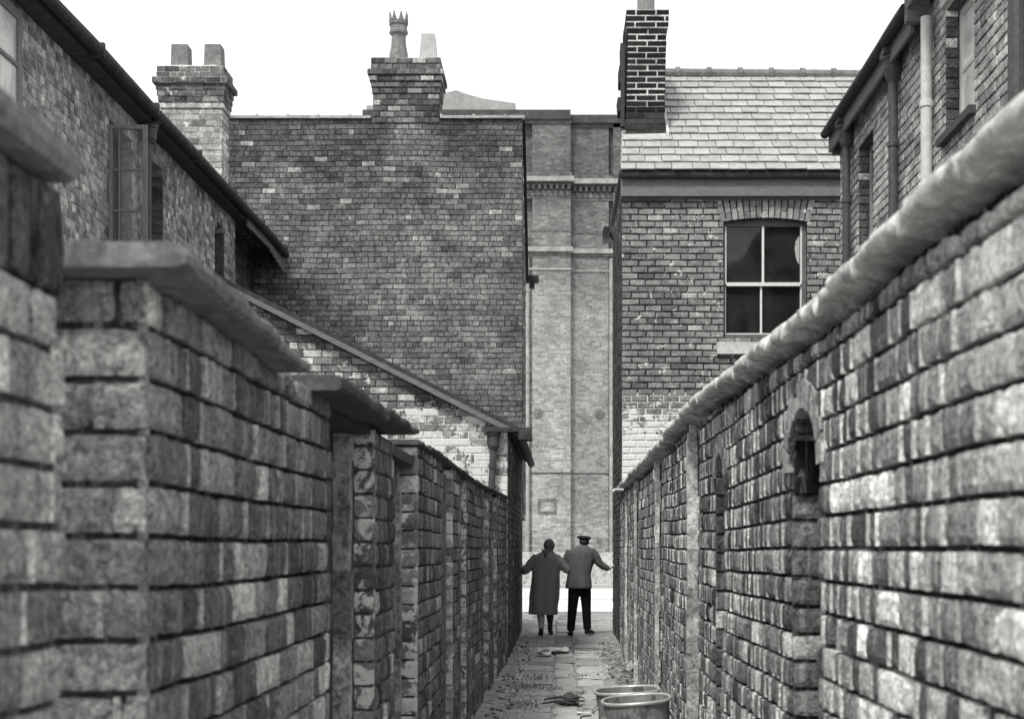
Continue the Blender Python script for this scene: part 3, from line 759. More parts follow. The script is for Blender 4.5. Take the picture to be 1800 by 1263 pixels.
# ------------------------------------------------------------------ lean-to outbuilding on the left
LY=17.2
lt=thing('outbuilding','brick lean-to left of the passage, peeling whitewash below a long sloping roof edge','outbuilding',(-2.8,20,0))
topL=lambda x:1.5+1.50+(-.66-x)*.505+.02*math.sin(x*3)
m=MB()
brickwall(m,lambda u,d,z:(u,LY-d,z+.012*nz(u*.6,z*.5,50)),-4.98,-.668,1.0,46,tone=vary(.19,.3,.2,.45,.2,.5),mtone=lambda u,z:R.uniform(.05,.1),bond='garden',rec=.010,joint=.012,thick=.12,top=topL)
m.box(-4.98,-.668,LY,LY+.12,0,.995,.1)
m.build('wall',M_lean,lt)
m=MB()
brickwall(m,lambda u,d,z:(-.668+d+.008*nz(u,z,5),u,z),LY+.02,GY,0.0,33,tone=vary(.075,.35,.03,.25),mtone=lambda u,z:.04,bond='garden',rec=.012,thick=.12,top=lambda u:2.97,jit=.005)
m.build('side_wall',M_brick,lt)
m=MB(); 
m.prism([(-.50,2.93),(-.50,2.985),(-5.0,5.26),(-5.0,5.20)],'y',LY-.10,GY-.02,.1)
rf=m.build('roof',M_gutter,lt)
m=MB(); m.prism([(-.62,2.915),(-.60,2.975),(-5.0,5.195),(-5.0,5.125)],'y',LY-.13,LY-.102,.1); m.build('verge',M_fascia,rf)
m=MB(); n=10
pts=[(-.52,LY-.14,2.93),(-.50,GY-.4,2.92)]
m.tube(pts,.06,12); m.box(-.98,-.42,LY-.20,LY-.135,2.93,2.985,j=.004); m.box(-.52,-.36,LY-.2,LY+.2,2.84,2.98,j=.008)
gt=m.build('gutter',M_gutter,lt)
m=MB(); m.lathe((-.84,LY-.09,2.70),[(.045,0),(.06,.03),(.075,.06),(.08,.18),(.10,.20),(.10,.23)],12)
m.tube([(-.84,LY-.09,2.72),(-.86,LY-.09,2.3),(-.87,LY-.09,1.8),(-.87,LY-.09,.3)],.042,12)
m.lathe((-.848,LY-.09,2.48),[(.052,0),(.055,.05)],12)
m.build('downpipe',M_pipe,lt)

# ------------------------------------------------------------------ right house with slate roof
HY=19.7
hr=thing('house','brick house right of the passage with slate roof, sash window and whitewashed base','house',(3,21.5,0))
m=MB()
wx0=(1272-VX)/F*HY; wx1=(1419-VX)/F*HY; wz0=EYE+(960-598)/F*HY; wz1=EYE+(960-386)/F*HY
def mpH(u,d,z): return (u,HY-d,z+.012*nz(u*.6,z*.4,60)+.004*nz(u*3,z*2,61))
fz=EYE+(960-348)/F*HY
opsH=[(wx0,wx1,wz0-.0,wz1+.35)]
brickwall(m,mpH,.892,5.2,2.0,61,ops=[(wx0,wx1,wz0,wz1+.02),(wx0-.03,wx1+.05,wz1+.015,fz+.06)],tone=vary(.22,.22,.06,.36,.08,.6),mtone=lambda u,z:R.uniform(.025,.05),bond='stretcher',rec=.014,joint=.017,thick=.12,jit=.005,cham=.009,top=lambda u:6.68)
m.box(.892,5.2,HY+.0,HY+.11,0,1.995,.1)
# arch over the window: two rings of half bricks
cx=(wx0+wx1)/2; Rr=3.2; nb=15
for q in range(nb):
    t=(q+.5)/nb-.5; ang=t*(wx1-wx0+.10)/Rr
    hs=[(0,.105),(.115,.235),(.245,.33)] if q%2 else [(0,.2),(.21,.33)]
    hs=[(0,.1),(.11,.32)] if q%3==1 else ([(0,.32)] if q%3==0 else [(0,.16),(.17,.32)])
    for a,b in hs:
        r0=Rr+a; r1=Rr+b; cz=wz1-.02+.05-Rr; w=.036
        if cz+r1*math.cos(ang)>fz+.03: r1=(fz+.03-cz)/math.cos(ang)
        vs=[]; tn=.26*math.exp(R.uniform(-.35,.4))
        for d in (HY+.05,HY-.002,):
            for rr,sg in ((r0,-1),(r0,1),(r1,1),(r1,-1)):
                vs.append((cx+rr*math.sin(ang)+sg*w*math.cos(ang)+R.uniform(-.003,.003),d,cz+rr*math.cos(ang)-sg*w*math.sin(ang)))
        m.add(vs,[(4,5,6,7),(0,1,5,4),(1,2,6,5),(2,3,7,6),(3,0,4,7)],tn)
# mortar ground behind the arch bricks, leaving the segmental head open
arc=[(cx+(Rr-.004)*math.sin(a),wz1+.03-Rr+(Rr-.004)*math.cos(a)) for a in [(-.5+k/12)*(wx1-wx0+.1)/Rr for k in range(13)]]
m.prism([(wx1+.05,fz+.06),(wx0-.03,fz+.06)]+arc,'y',HY+.015,HY+.1,.05)
m.build('wall',M_rhouse,hr)
m=MB()
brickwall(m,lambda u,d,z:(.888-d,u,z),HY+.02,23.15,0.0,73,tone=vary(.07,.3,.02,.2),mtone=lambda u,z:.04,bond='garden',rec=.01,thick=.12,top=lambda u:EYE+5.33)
m.prism([(HY+.3,6.83),(HY+2.2,6.83),(HY+2.2,9.0),(HY+.3,7.3)],'x',1.0,1.1,.1)
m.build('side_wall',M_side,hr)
m=MB(); m.box(wx0-.2,wx1+.2,HY+.25,HY+1.2,wz0-.2,wz1+.2); m.build('interior',M_int,hr)
# sash window
yf=HY+.09; zm=EYE+(960-497)/F*HY; f=MB(); fw=.05
f.box(wx0,wx0+fw*.6,yf,yf+.1,wz0,wz1-.02); f.box(wx1-fw*1.2,wx1,yf,yf+.1,wz0,wz1-.02); f.box(wx0+.03,wx1-.06,yf+.02,yf+.09,wz1-.075,wz1+.05); f.box(wx0+.03,wx1-.06,yf,yf+.1,wz0,wz0+.10)
win=f.build('window',plain('grimy_window_paint',.13,.35,14,.7),hr)
f=MB(); xa,xb=wx0+.03,wx1-.06; xm=(1343-VX)/F*HY
f.box(xa,xa+.022,yf+.005,yf+.05,zm,wz1-.075); f.box(xb-.022,xb,yf+.005,yf+.05,zm,wz1-.075); f.box(xa+.022,xb-.022,yf-.004,yf+.05,zm-.028,zm+.024)
f.box(xm-.016,xm+.016,yf+.005,yf+.045,zm+.024,wz1-.075)
f.box(xa,xa+.018,yf+.03,yf+.08,wz0+.1,zm-.028); f.box(xb-.02,xb,yf+.03,yf+.08,wz0+.1,zm-.028); f.box(xa+.018,xb-.02,yf+.03,yf+.08,wz0+.1,wz0+.122)
f.box(xm-.038,xm-.010,yf+.03,yf+.075,wz0+.122,zm-.028)
f.build('sash',M_white,win)
g=MB(); g.box(xa,xb,yf+.05,yf+.056,zm,wz1-.07); g.box(xa,xb,yf+.082,yf+.088,wz0+.1,zm); g.build('pane',M_glass,win)
g=MB(); g.add([(xb-.03,yf+.046,wz1-.2),(xb-.085,yf+.046,wz1-.28),(xb-.10,yf+.046,wz1-.4),(xb-.075,yf+.046,wz1-.55),(xb-.03,yf+.046,wz1-.62),
   (xb-.03,yf+.049,wz1-.2),(xb-.085,yf+.049,wz1-.28),(xb-.10,yf+.049,wz1-.4),(xb-.075,yf+.049,wz1-.55),(xb-.03,yf+.049,wz1-.62)],[(0,1,2,3,4),(9,8,7,6,5),(0,5,6,1),(1,6,7,2),(2,7,8,3),(3,8,9,4)],.3); g.build('curtain',M_curtain,win)
m=MB(); m.box(wx0-.10,wx1+.1,HY-.07,HY+.08,wz0-.2,wz0-.035,j=.006); m.box(wx0-.01,wx1,HY+.02,HY+.16,wz0-.033,wz0-.002); m.build('sill',M_ceme,win)
# fascia and eaves
z_e=EYE+5.29
m=MB(); m.box(.87,5.2,HY-.11,HY-.03,EYE+5.03,z_e,j=.006); m.box(.87,5.2,HY-.025,HY+.05,EYE+5.0,EYE+5.05); m.build('fascia',M_fascia,hr)
m=MB(); m.tube([(.86+.4*i,HY-.17,z_e+.03+.01*nz(i*.7,2)) for i in range(12)],[(.055,.04)]*12,10); m.box(.88,5.2,HY-.155,HY-.112,z_e-.01,z_e+.045); m.build('gutter',M_gutter,hr)
# roof: individual slates
PT=math.atan(.9); ey,ez=HY-.20,z_e+.07; run=2.42
roof=MB()
roof.prism([(ey+.04,ez-.05),(ey+.04,ez-.0),(ey+run,ez+run*.9-.02),(ey+2*run-.3,ez+.3),(ey+2*run-.3,ez+.2),(ey+run,ez+run*.9-.1)],'x',1.06,5.2,.25)
roof.add([(.88,ey+.04,ez-.0),(1.06,ey+.04,ez),(1.06,ey+run,ez+run*.9-.02),(1.03,ey+run,ez+run*.9-.02),(.88,ey+.04,ez-.05),(1.06,ey+.04,ez-.05),(1.06,ey+run,ez+run*.9-.1),(1.03,ey+run,ez+run*.9-.1)],[(0,1,2,3),(7,6,5,4),(0,3,7,4),(0,4,5,1)],.2)
rf=roof.build('roof',plain('roof_underlay',.1,.3,5,.9),hr)
sl=MB(); Ls=run/math.cos(PT); ex=.232; nr=int(Ls/ex)+1
for i in range(nr):
    s0=i*ex-.03; x=.865-(i%2)*.14+R.uniform(-.03,.03)
    while x<5.15:
        w=R.uniform(.235,.30); a,b=max(x,.865+.16*s0/Ls)+.003,min(x+w,5.2)-.003
        if b-a>.03:
            s1=min(s0+.36,Ls); dy=R.uniform(-.008,.008); t0=.044+R.uniform(0,.008); 
            tn=.36*math.exp(R.uniform(-.14,.12)); sk=R.uniform(-.006,.006)
            def P(xx,s,n): return (xx,ey+s*math.cos(PT)-n*math.sin(PT),ez+s*math.sin(PT)+n*math.cos(PT))
            q0=s0+dy
            vs=[P(a,q0+sk,t0-.012),P(b,q0-sk,t0-.012),P(b,s1,.006),P(a,s1,.006),P(a+R.uniform(0,.008),q0+sk,t0+.004),P(b-R.uniform(0,.008),q0-sk,t0+.004),P(b,s1,.014),P(a,s1,.014)]
            sl.add(vs,[(3,2,1,0),(4,5,6,7),(0,1,5,4),(1,2,6,5),(2,3,7,6),(3,0,4,7)],tn)
        x+=w
sl.build('slates',M_slate,rf)
def Proof(xx,s,n): return (xx,ey+s*math.cos(PT)-n*math.sin(PT),ez+s*math.sin(PT)+n*math.cos(PT))
rg=MB(); x=1.40; ry,rz=ey+run,ez+run*.9
while x<5.3:
    l=.50; zz=rz+.045-.008*(x-1.5)
    rg.tube([(x,ry,zz),(x+l,ry,zz-.006)],.085,12); rg.tube([(x+l-.05,ry,zz),(x+l+.02,ry,zz)],.108,12); x+=l
rg.build('ridge',plain('ridge_tile_clay',.17,.3,9,.85),rf)
bb=MB(); bb.prism([(HY-.1,EYE+5.33),(23.5,EYE+5.38),(23.5,EYE+5.46),(HY-.1,EYE+5.40)],'x',.85,.90); bb.build('bargeboard',M_dark,rf)
m=MB(); m.box(.74,.885,23.51,23.9,EYE+5.3,EYE+5.5,j=.01); m.box(.80,3.0,23.905,24.05,EYE+5.36,EYE+5.46); m.build('rear_gutter',M_dark,hr)
# chimney with white pointing above the ridge, black below
CY=20.27
def tC(u,z): return R.uniform(.008,.022) if z>7.9 else R.uniform(.02,.06)
m_white=lambda u,z:R.uniform(.22,.6) if z>8.02 else .045
chr_,zt=stack(hr,.955,1.53,CY,CY+1.0,6.95,28,.0895,tC,m_white,masonry('tarred_chimney_brick',.2,.4,.02,fs=60),
   lambda i:.03 if i>=25 else 0.0,rec=.0065,L=.30,joint=.024,lean=.02,c=.004)
m=MB(); m.tube([(1.29,CY+.32,zt+.03),(1.29,CY+.32,zt+.35)],.13,16); m.build('chimney_pot',M_pot,chr_)
m=MB(); 
s1=(CY-.02-ey)/math.cos(PT)
m.box(.94,1.57,CY-.09,CY-.012,7.47,7.60,j=.012)
m.build('flashing',M_ceme,chr_)
m=MB()
m.prism([(CY-.08,7.50),(CY+.55,8.07),(CY+.55,8.17),(CY-.08,7.62)],'x',1.572,1.61)
m.build('flashing',M_ceme,chr_)
m=MB()
for (z,dx,hh) in ((8.9,.05,.22),(8.55,.07,.25),(8.1,.09,.2)): m.box(.95-dx,.952,CY+.1,CY+.5,z-hh/2,z+hh/2,j=.01)
m.box(.90,.952,CY+.05,CY+.16,7.75,8.9,j=.004)
m.build('projecting_brick',M_woodd,chr_)

# ------------------------------------------------------------------ right terrace (parallel to the alley)
RX=3.5
def mpTR(u,d,z): return (RX-d+.008*nz(u*.5,z*.5,70),u,z+.012*nz(u*.4,z*.3,71))
hq=thing('terraced_house','right-hand terraced house of even brick with fascia boards, hopper heads and four downpipes','house',(6,12.5,0))
m=MB()
opsQ=[(15.27,16.06,4.5,1.5+4.72,.12),(11.55,12.44,1.5+3.72,1.5+4.9)]
brickwall(m,mpTR,8.0,17.1,3.2,37,ops=opsQ,tone=vary(.33,.28,.1,.42,.08,.6),mtone=lambda u,z:R.uniform(.07,.12),bond='garden',rec=.012,joint=.014,thick=.3,jit=.003,top=lambda u:6.62)
brickwall(m,lambda u,d,z:(u,16.03-d,z),3.51,3.78,4.4,20,tone=vary(.1),bond='header',L=.27,thick=.02,mtone=lambda u,z:.06,top=lambda u:6.2)
brickwall(m,lambda u,d,z:(u,12.41-d,z),3.51,3.78,5.1,15,tone=vary(.09),bond='header',L=.27,thick=.02,mtone=lambda u,z:.05,top=lambda u:6.4)
m.box(3.52,8,8.0,17.1,0,3.195,.2); m.box(3.81,8,16.9,17.08,3.2,6.6,.15)
m.build('wall',M_brick,hq)
m=MB(); m.box(3.82,4.5,8.1,16.85,3.3,6.5); m.build('interior',M_int,hq)
m=MB(); m.prism([(3.30,6.66),(3.30,6.70),(8,9.6),(8,9.5)],'y',13.1,17.2); m.prism([(3.20,6.84),(3.20,6.9),(8,9.9),(8,9.7)],'y',7.9,13.1)
m.box(7.9,8,8,17,3.2,9.5); m.build('roof',M_gutter,hq)
m=MB(); m.box(3.37,3.40,13.12,17.15,6.44,6.65,j=.003); m.box(3.405,3.56,17.10,17.14,6.40,6.62); m.box(3.30,3.335,8.0,13.08,6.62,6.83,j=.003); m.box(3.30,3.52,13.0,13.10,6.50,6.82)
m.build('fascia',M_fascia,hq)
m=MB(); m.tube([(3.31+.008*nz(y,2),y,6.655+.01*nz(y*2,4)) for y in [13.1+.2*i for i in range(21)]],.055,10); m.tube([(3.22,y,6.85+.01*nz(y*2,4)) for y in [8+.25*i for i in range(21)]],.055,10)
m.build('gutter',M_gutter,hq)
for y,r,mat,hop,lab in ((16.35,.048,M_pipe,6.52,None),(14.05,.05,M_pipe,6.52,None),(12.78,.052,M_pipel,7.0,'pale painted downpipe'),(10.22,.075,M_pipe,0,'thick downpipe')):
    m=MB(); x=RX-.075
    m.tube([(x,y,1.5),(x,y,6.45 if hop else 7.0)],r,14)
    for z in (4.0,5.6): m.lathe((x,y,z),[(r*1.05,0),(r*1.25,.01),(r*1.25,.06),(r*1.05,.07)],14)
    if hop: 
        m.lathe((x,y,hop-.26),[(r,0),(r*1.6,.06),(r*2.0,.14),(r*2.1,.22),(r*2.5,.24),(r*2.5,.28)],14)
        m.box(x-.12,x+.07,y-.12,y+.12,hop+.02,hop+.10,j=.01)
    p=m.build('downpipe',mat,hq,smooth=False)
    if lab: p['label']=lab
w=side_window(hq,RX,15.30,16.03,4.55,6.18,-1,M_woodl,M_glass,inset=.13,fw=.07)
w=side_window(hq,RX,11.58,12.42,5.3,6.37,-1,M_white,M_glassl,inset=.13,fw=.07,bars=(5.8,))
m=MB(); m.box(3.44,3.7,11.5,12.5,5.15,5.22); m.build('sill',M_capd,w)
m=MB(); m.box(3.47,3.6,11.45,12.5,6.405,6.58,j=.004); m.build('lintel',M_ceme,w)

# ------------------------------------------------------------------ tall building across the street
FY=51.3
fb=thing('tall_building','tall pale brick public building with pilasters and a dark cornice across the street','building',(0,55,0))
def fx(p): return (p-VX)/F*FY
def fzz(p): return EYE+(VY-p)/F*FY
m=MB()
m.box(-40,40,FY+.25,FY+12,0,fzz(212),1.0)
m.box(fx(936),fx(1003),FY-.30,FY+.249,1.3,fzz(200),1.12)     # proud pilaster
m.box(fx(1003)+.001,fx(1070),FY+.05,FY+.249,1.3,fzz(205),1.0)
m.box(fx(640),fx(936)-.001,FY-.0,FY+.249,1.3,fzz(210),1.0); m.box(fx(1078),fx(1300),FY-.0,FY+.249,1.3,fzz(210),.95)
m.box(fx(921)+.0,fx(936)-.002,FY-.1,FY-.002,1.3,fzz(452),1.35)
m.build('wall',M_far,fb)
m=MB()
m.box(fx(640),fx(1003),FY-.42,FY+.3,fzz(215)+.0,fzz(199)); m.box(fx(1003)+.001,fx(1500),FY-.10,FY+.3,fzz(217),fzz(203))
m.box(fx(640),fx(1003)+.04,FY-.36,FY-.301,fzz(222),fzz(215)-.002); m.box(fx(1003)+.05,fx(1300),FY-.0,FY+.04,fzz(224),fzz(217)-.002)
m.build('parapet',M_fardk,fb)
for (ya,yb,off,mat,nm) in ((308,314,.10,M_farmid,'cornice'),(316,324,.24,M_farst,'cornice'),(325,330,.12,M_fardk,'cornice'),(438,446,.16,M_farst,'string_course'),(447,450,.08,M_farmid,'string_course'),(474,477,.05,M_farst,'string_course'),(408,410,.03,M_farmid,'string_course'),(350,352,.03,M_farmid,'string_course'),(831,833,.03,M_fardk,'string_course'),(974,979,.10,M_farmid,'string_course')):
    m=MB(); o=off
    m.box(fx(640),fx(1003)+o*.5,FY-.30-o,FY-.302,fzz(yb),fzz(ya),j=.01); m.box(fx(1003)+o*.5+.002,fx(1300),FY+.05-o,FY+.048,fzz(yb),fzz(ya),j=.01)
    if nm=='cornice' and ya==325:
        x=fx(915)
        while x<fx(1092):
            pr=-.30 if x<fx(1003) else .05
            m.box(x,x+.11,FY+pr-.2,FY+pr-.01,fzz(338),fzz(330)); x+=.22
    m.build(nm,mat,fb)
m=MB(); m.box(fx(640),fx(1003),FY-.33,FY-.301,fzz(348),fzz(339)); m.box(fx(1003)+.002,fx(1300),FY+.02,FY+.049,fzz(348),fzz(339)); m.build('frieze',M_farmid,fb)
m=MB(); m.box(-40,fx(1003),FY-.62,FY+.248,0,1.298,j=.0); m.box(fx(1003)+.001,40,FY-.25,FY+.248,0,1.29)
for x in [fx(905)+.37*i for i in range(12)]: 
    h=R.uniform(.06,.22); m.box(x,x+.36,FY-.95,FY-.63,0.0,h+.03,j=.03)
m.build('plinth',M_plinth,fb)
m=MB()
for (px,py) in ((946,727),(1054,727),(1052,947),(925,727)):
    pr=-.30 if px<1003 else .05
    r=.17 if py<900 else .09
    if px==925: continue
    m=MB(); m.tube([(fx(px),FY+pr-.05,fzz(py)),(fx(px),FY+pr-.001,fzz(py))],r,12); m.build('wall_plate',M_farmid,fb)
m=MB(); x0,x1,z0,z1=fx(946),fx(978),fzz(903),fzz(876)
for a,b,c,d in ((x0,x1,z0,z0+.1),(x0,x1,z1-.1,z1),(x0,x0+.1,z0+.1,z1-.1),(x1-.1,x1,z0+.1,z1-.1)): m.box(a,b,FY-.335,FY-.302,c,d,j=.004)
m.build('blocked_vent',M_farmid,fb)
m=MB(); # curved gable pediment showing over the left house
pp=[(640,212),(641,178),(655,178),(657,175),(775,162),(782,155),(800,151),(823,159),(850,166),(905,174),(905,212)]
m.prism([(fx(a),fzz(b)) for a,b in pp],'y',FY+.5,FY+1.6); m.build('pediment',plain('pediment_stone',.32,.25,2,.9),fb)
m=MB(); m.box(fx(400),fx(540),FY+.4,FY+1,fzz(215),fzz(203)); m.box(fx(540),fx(640)-.01,FY+.4,FY+1,fzz(215),fzz(197)); m.build('parapet_wall',M_farmid,fb)
# pale downpipes beside the pilasters
m=MB(); m.tube([(fx(927),FY-.28,.3),(fx(927),FY-.28,fzz(455))],.085,10); 
for z in (2,5,8,11): m.tube([(fx(927),FY-.28,z),(fx(927),FY-.28,z+.12)],.12,10)
m.tube([(fx(1074),FY-.05,.3),(fx(1074),FY-.05,fzz(455))],.07,10); m.build('downpipe',M_farst,fb)

# ------------------------------------------------------------------ dustbins
def bin_(loc,tilt,rz,label):
    t=thing('dustbin',label,'dustbin',loc,'dustbins beside the right wall')
    M=Matrix.Rotation(tilt[1],3,'Y')@Matrix.Rotation(tilt[0],3,'X')
    m=MB(); H=.495
    prof=[(.165,0.0),(.17,.02),(.178,.10),(.186,.12),(.182,.14),(.195,.30),(.203,.32),(.199,.34),(.212,H-.02),(.214,H)]
    k=28; m.lathe(loc,prof,k,.2,0,M,cap=True)
    m.f.pop(); m.t.pop(); m.m.pop()   # open top
    m.lathe(loc,[(.208,H),(.19,.2),(.16,.05)],k,.1,0,M,cap=True); m.f.pop(-2); m.t.pop(-2); m.m.pop(-2)
    b=m.build('body',M_galv,t,smooth=True)
    m=MB(); pts=[]
    for q in range(33):
        w=2*math.pi*q/32; v=M@Vector((.218*math.cos(w),.218*math.sin(w),H+.003*math.sin(3*w))); pts.append((loc[0]+v.x,loc[1]+v.y,loc[2]+v.z))
    m.tube(pts,.011,8,ref=Vector((0,0,1)),cap=False); m.build('rim',M_rim,t,smooth=True)
    for sg in (-1,1):
        m=MB()
        P=[M@Vector((sg*.208*math.cos(a)+0,.208*math.sin(a),z)) for a,z in ((.25,.40),(.25,.36),(-.25,.36),(-.25,.40))]
        P=[Vector((p.x*(1.0 if i in(0,3) else 1.16),p.y,p.z)) for i,p in enumerate(P)]
        m.tube([(loc[0]+p.x,loc[1]+p.y,loc[2]+p.z) for p in P],.008,8,ref=Vector((0,0,1)))
        m.build('handle',M_galv,t,smooth=True)
    # refuse filling it nearly to the brim
    m=MB(); n=18; vs=[(0,0)]; pv=[]
    for a in range(5):
        for q in range(n):
            w=2*math.pi*q/n; r=.2*a/4
            v=M@Vector((r*math.cos(w),r*math.sin(w),H-.05+.03*nz(math.cos(w)*r*20,math.sin(w)*r*20,loc[1]*3))); pv.append((loc[0]+v.x,loc[1]+v.y,loc[2]+v.z))
    m.add(pv,[(a*n+q,a*n+(q+1)%n,(a+1)*n+(q+1)%n,(a+1)*n+q) for a in range(4) for q in range(n)],.3); m.build('refuse',M_slab,t)
    return t
bin_((.52,8.7,.035),(.03,-.075),0,'front galvanised dustbin, tilted, overlapping the other beside the right wall')
bin_((.475,9.24,.035),(.02,-.05),0,'rear galvanised dustbin, half hidden behind the tilted front one')

# ------------------------------------------------------------------ litter
def crumple(name,label,cat,c,w,l,h,mat,seed,rot=0,curl=0):
    m=MB(); n=8; vs=[]
    for s in (0,1):
        for j in range(n+1):
            for i in range(n+1):
                x=(i/n-.5)*w; y=(j/n-.5)*l
                z=h*(.5+nz(x*9+seed,y*9,seed))+curl*(x/w*2)**2
                cx_=x*math.cos(rot)-y*math.sin(rot); cy_=x*math.sin(rot)+y*math.cos(rot)
                vs.append((c[0]+cx_+.02*nz(j*.6,seed,i*.1),c[1]+cy_+.02*nz(i*.7,seed,4),c[2]+max(0,z)+s*.003))
    N2=(n+1)**2
    m.add(vs,[(s*N2+j*(n+1)+i,s*N2+j*(n+1)+i+1,s*N2+(j+1)*(n+1)+i+1,s*N2+(j+1)*(n+1)+i) for s in(0,1) for j in range(n) for i in range(n)],.6)
    return tag(m.build(name,mat),label,cat)
crumple('newspaper','crumpled white newspaper lying on the flags behind the couple','paper',(-.10,18.9,.05),.42,.5,.06,M_paper,3)
crumple('newspaper','smaller folded paper lying just left of the crumpled newspaper','paper',(-.22,18.3,.05),.2,.25,.05,M_paper,9)
crumple('cardboard_scrap','grey flattened scrap lying on the flags nearest the camera','rubbish',(.07,12.75,.05),.22,.28,.06,M_capd,5,.4,.02)
crumple('cardboard_scrap','curled pale scrap propped against the foot of the right wall','rubbish',(.70,14.6,.12),.12,.3,.10,M_potl,15,.2,.08)
crumple('paper_scrap','small white paper scrap at the frame bottom beside the bins','paper',(.20,11.9,.045),.12,.12,.02,M_paper,25)
m=MB()
for i in range(5):
    a=R.uniform(-.5,.5); x=.0+R.uniform(-.05,.1); y=12.6+R.uniform(-.1,.1); l=.14
    m.tube([(x-l*math.cos(a),y-l*math.sin(a),.055+.01*i),(x,y,.075+.01*i),(x+l*math.cos(a),y+l*math.sin(a),.06+.008*i)],[.006,.013,.005],6)
tag(m.build('twig_bundle',M_woodd),'little heap of dark twigs on the middle flagstones near the bins','twigs')
# grass and weeds along both edges
m=MB()
def blade(x,y,h,t,z=.03):
    a=R.uniform(0,6.28); w=.0035+.003*R.random(); lx,ly=math.cos(a)*h*R.uniform(.2,.8),math.sin(a)*h*R.uniform(.2,.8)
    b=a+1.57; dx,dy=math.cos(b)*w,math.sin(b)*w
    m.add([(x-dx,y-dy,z),(x+dx,y+dy,z),(x+lx*.4+dx,y+ly*.4+dy,z+h*.6),(x+lx*.4-dx,y+ly*.4-dy,z+h*.6),(x+lx,y+ly,z+h*.85)],[(0,1,2,3),(3,2,4)],t)
for i in range(9000):
    y=8+R.random()**.8*12.5; s=R.random()
    if s<.55: x=-.66+abs(R.gauss(0,.17))
    else: x=.74+.0-abs(R.gauss(0,.13))
    if not(-.70<x<.78): continue
    if nz(x*3,y*1.3,40)<-.05 and R.random()<.85: continue
    blade(x,y,R.uniform(.008,.032),R.uniform(.35,.8))
for (cx_,cy_,rr,n) in ((-.25,15.2,.10,160),(-.35,14.2,.12,200),(-.1,14.0,.05,60),(.2,15.4,.05,70),(.19,13.6,.04,60),(-.3,12.7,.12,150),(.25,21.3,.03,20)):
    for i in range(n): blade(cx_+R.gauss(0,rr),cy_+R.gauss(0,rr*2),R.uniform(.012,.035),R.uniform(.15,.4),.038)
tag(m.build('grass',M_grass),'thin rough grass and weeds growing along the foot of both walls','grass',kind='stuff')
m=MB()
for i in range(420):   # leafy weeds at the right
    x=.66+R.gauss(0,.09); y=R.choice([13.5,15.0,16.5,17.6])+R.gauss(0,.5); 
    if x>.77: x=.77-R.random()*.1
    z=.04+R.random()*.22*(1-abs(x-.7)*2); a=R.uniform(0,6.28); r=R.uniform(.015,.035); t=R.uniform(.1,.4)
    u=Vector((math.cos(a),math.sin(a),R.uniform(-.4,.4))).normalized()*r; v=Vector((-math.sin(a),math.cos(a),R.uniform(-.6,.6))).normalized()*r*.5
    c=Vector((x,y,max(.05,z)))
    m.add([tuple(c-u),tuple(c+v),tuple(c+u),tuple(c-v)],[(0,1,2,3)],t)
tag(m.build('weeds',M_grass),'low leafy weeds tangled against the foot of the right wall','weeds',kind='stuff')
m=MB()
for i in range(260):
    side=R.random()<.5
    x=-.66+abs(R.gauss(0,.13)) if side else .74-abs(R.gauss(0,.1)); y=9+R.random()*12
    s=R.uniform(.008,.028); m.ellipsoid((x,y,.04+s*.3),(s,s*R.uniform(.7,1.2),s*.6),6,4,.3)
tag(m.build('rubble',M_slab),'scattered small stones and broken brick along the wall feet','rubble',kind='stuff')

# ------------------------------------------------------------------ people
def finish(o,vox=.012,sm=4):
    md=o.modifiers.new('remesh','REMESH'); md.mode='VOXEL'; md.voxel_size=vox; md.use_smooth_shade=True
    if sm:
        s=o.modifiers.new('smooth','SMOOTH'); s.iterations=sm; s.factor=.5
def rings(mb,rs,n=40,fold=0.0,ph=0.0):
    """rs: (cx,cy,z,rx,ry)"""
    vs=[]
    for (cx_,cy_,z,rx,ry) in rs:
        for q in range(n):
            w=2*math.pi*q/n; c,s=math.cos(w),math.sin(w)
            fo=fold*max(0,min(1,(1.15-z)/.6)) if fold else 0
            e=1+.04*nz(c*2,s*2+z*3,cx_)+fo*(math.sin(6*w+ph+z*2)+.6*math.sin(11*w+z*3+1))+(.5*fold)*nz(c*5,z*9,s*5)
            vs.append((cx_+rx*e*math.copysign(abs(c)**.85,c),cy_+ry*e*math.copysign(abs(s)**.85,s),z))
    k=len(rs)
    mb.add(vs,[(i*n+q,i*n+(q+1)%n,(i+1)*n+(q+1)%n,(i+1)*n+q) for i in range(k-1) for q in range(n)]+[tuple(range(n-1,-1,-1)),tuple((k-1)*n+q for q in range(n))])
def hand(mb,w,d,up,side,curl=.3,s=1.0):
    """w wrist, d pointing direction, up = back-of-hand normal, side= thumb side"""
    w=Vector(w); d=Vector(d).normalized(); up=Vector(up).normalized(); sd=Vector(side).normalized()
    mb.tube([w-d*.03,w,w+d*.045*s,w+d*.085*s],[(.022,.018),(.026,.017),(.038*s,.014*s),(.036*s,.011*s)],12,ref=up)
    for k,(o,l) in enumerate(((.027,.068),(.010,.078),(-.009,.072),(-.027,.056))):
        b=w+d*.08*s+sd*o*s
        p1=b+d*l*.4*s; p2=p1+(d*math.cos(curl)-up*math.sin(curl))*l*.35*s; p3=p2+(d*math.cos(curl*2)-up*math.sin(curl*2))*l*.28*s
        mb.tube([b-d*.012,b,p1,p2,p3],[.0088*s,.0092*s,.0085*s,.0078*s,.006*s],8)
    b=w+d*.02*s+sd*.026*s; mb.tube([b-sd*.012,b+sd*.012+d*.02*s,b+sd*.022+d*.048*s-up*.006,b+sd*.026+d*.07*s-up*.01],[.012*s,.0115*s,.0095*s,.007*s],8)
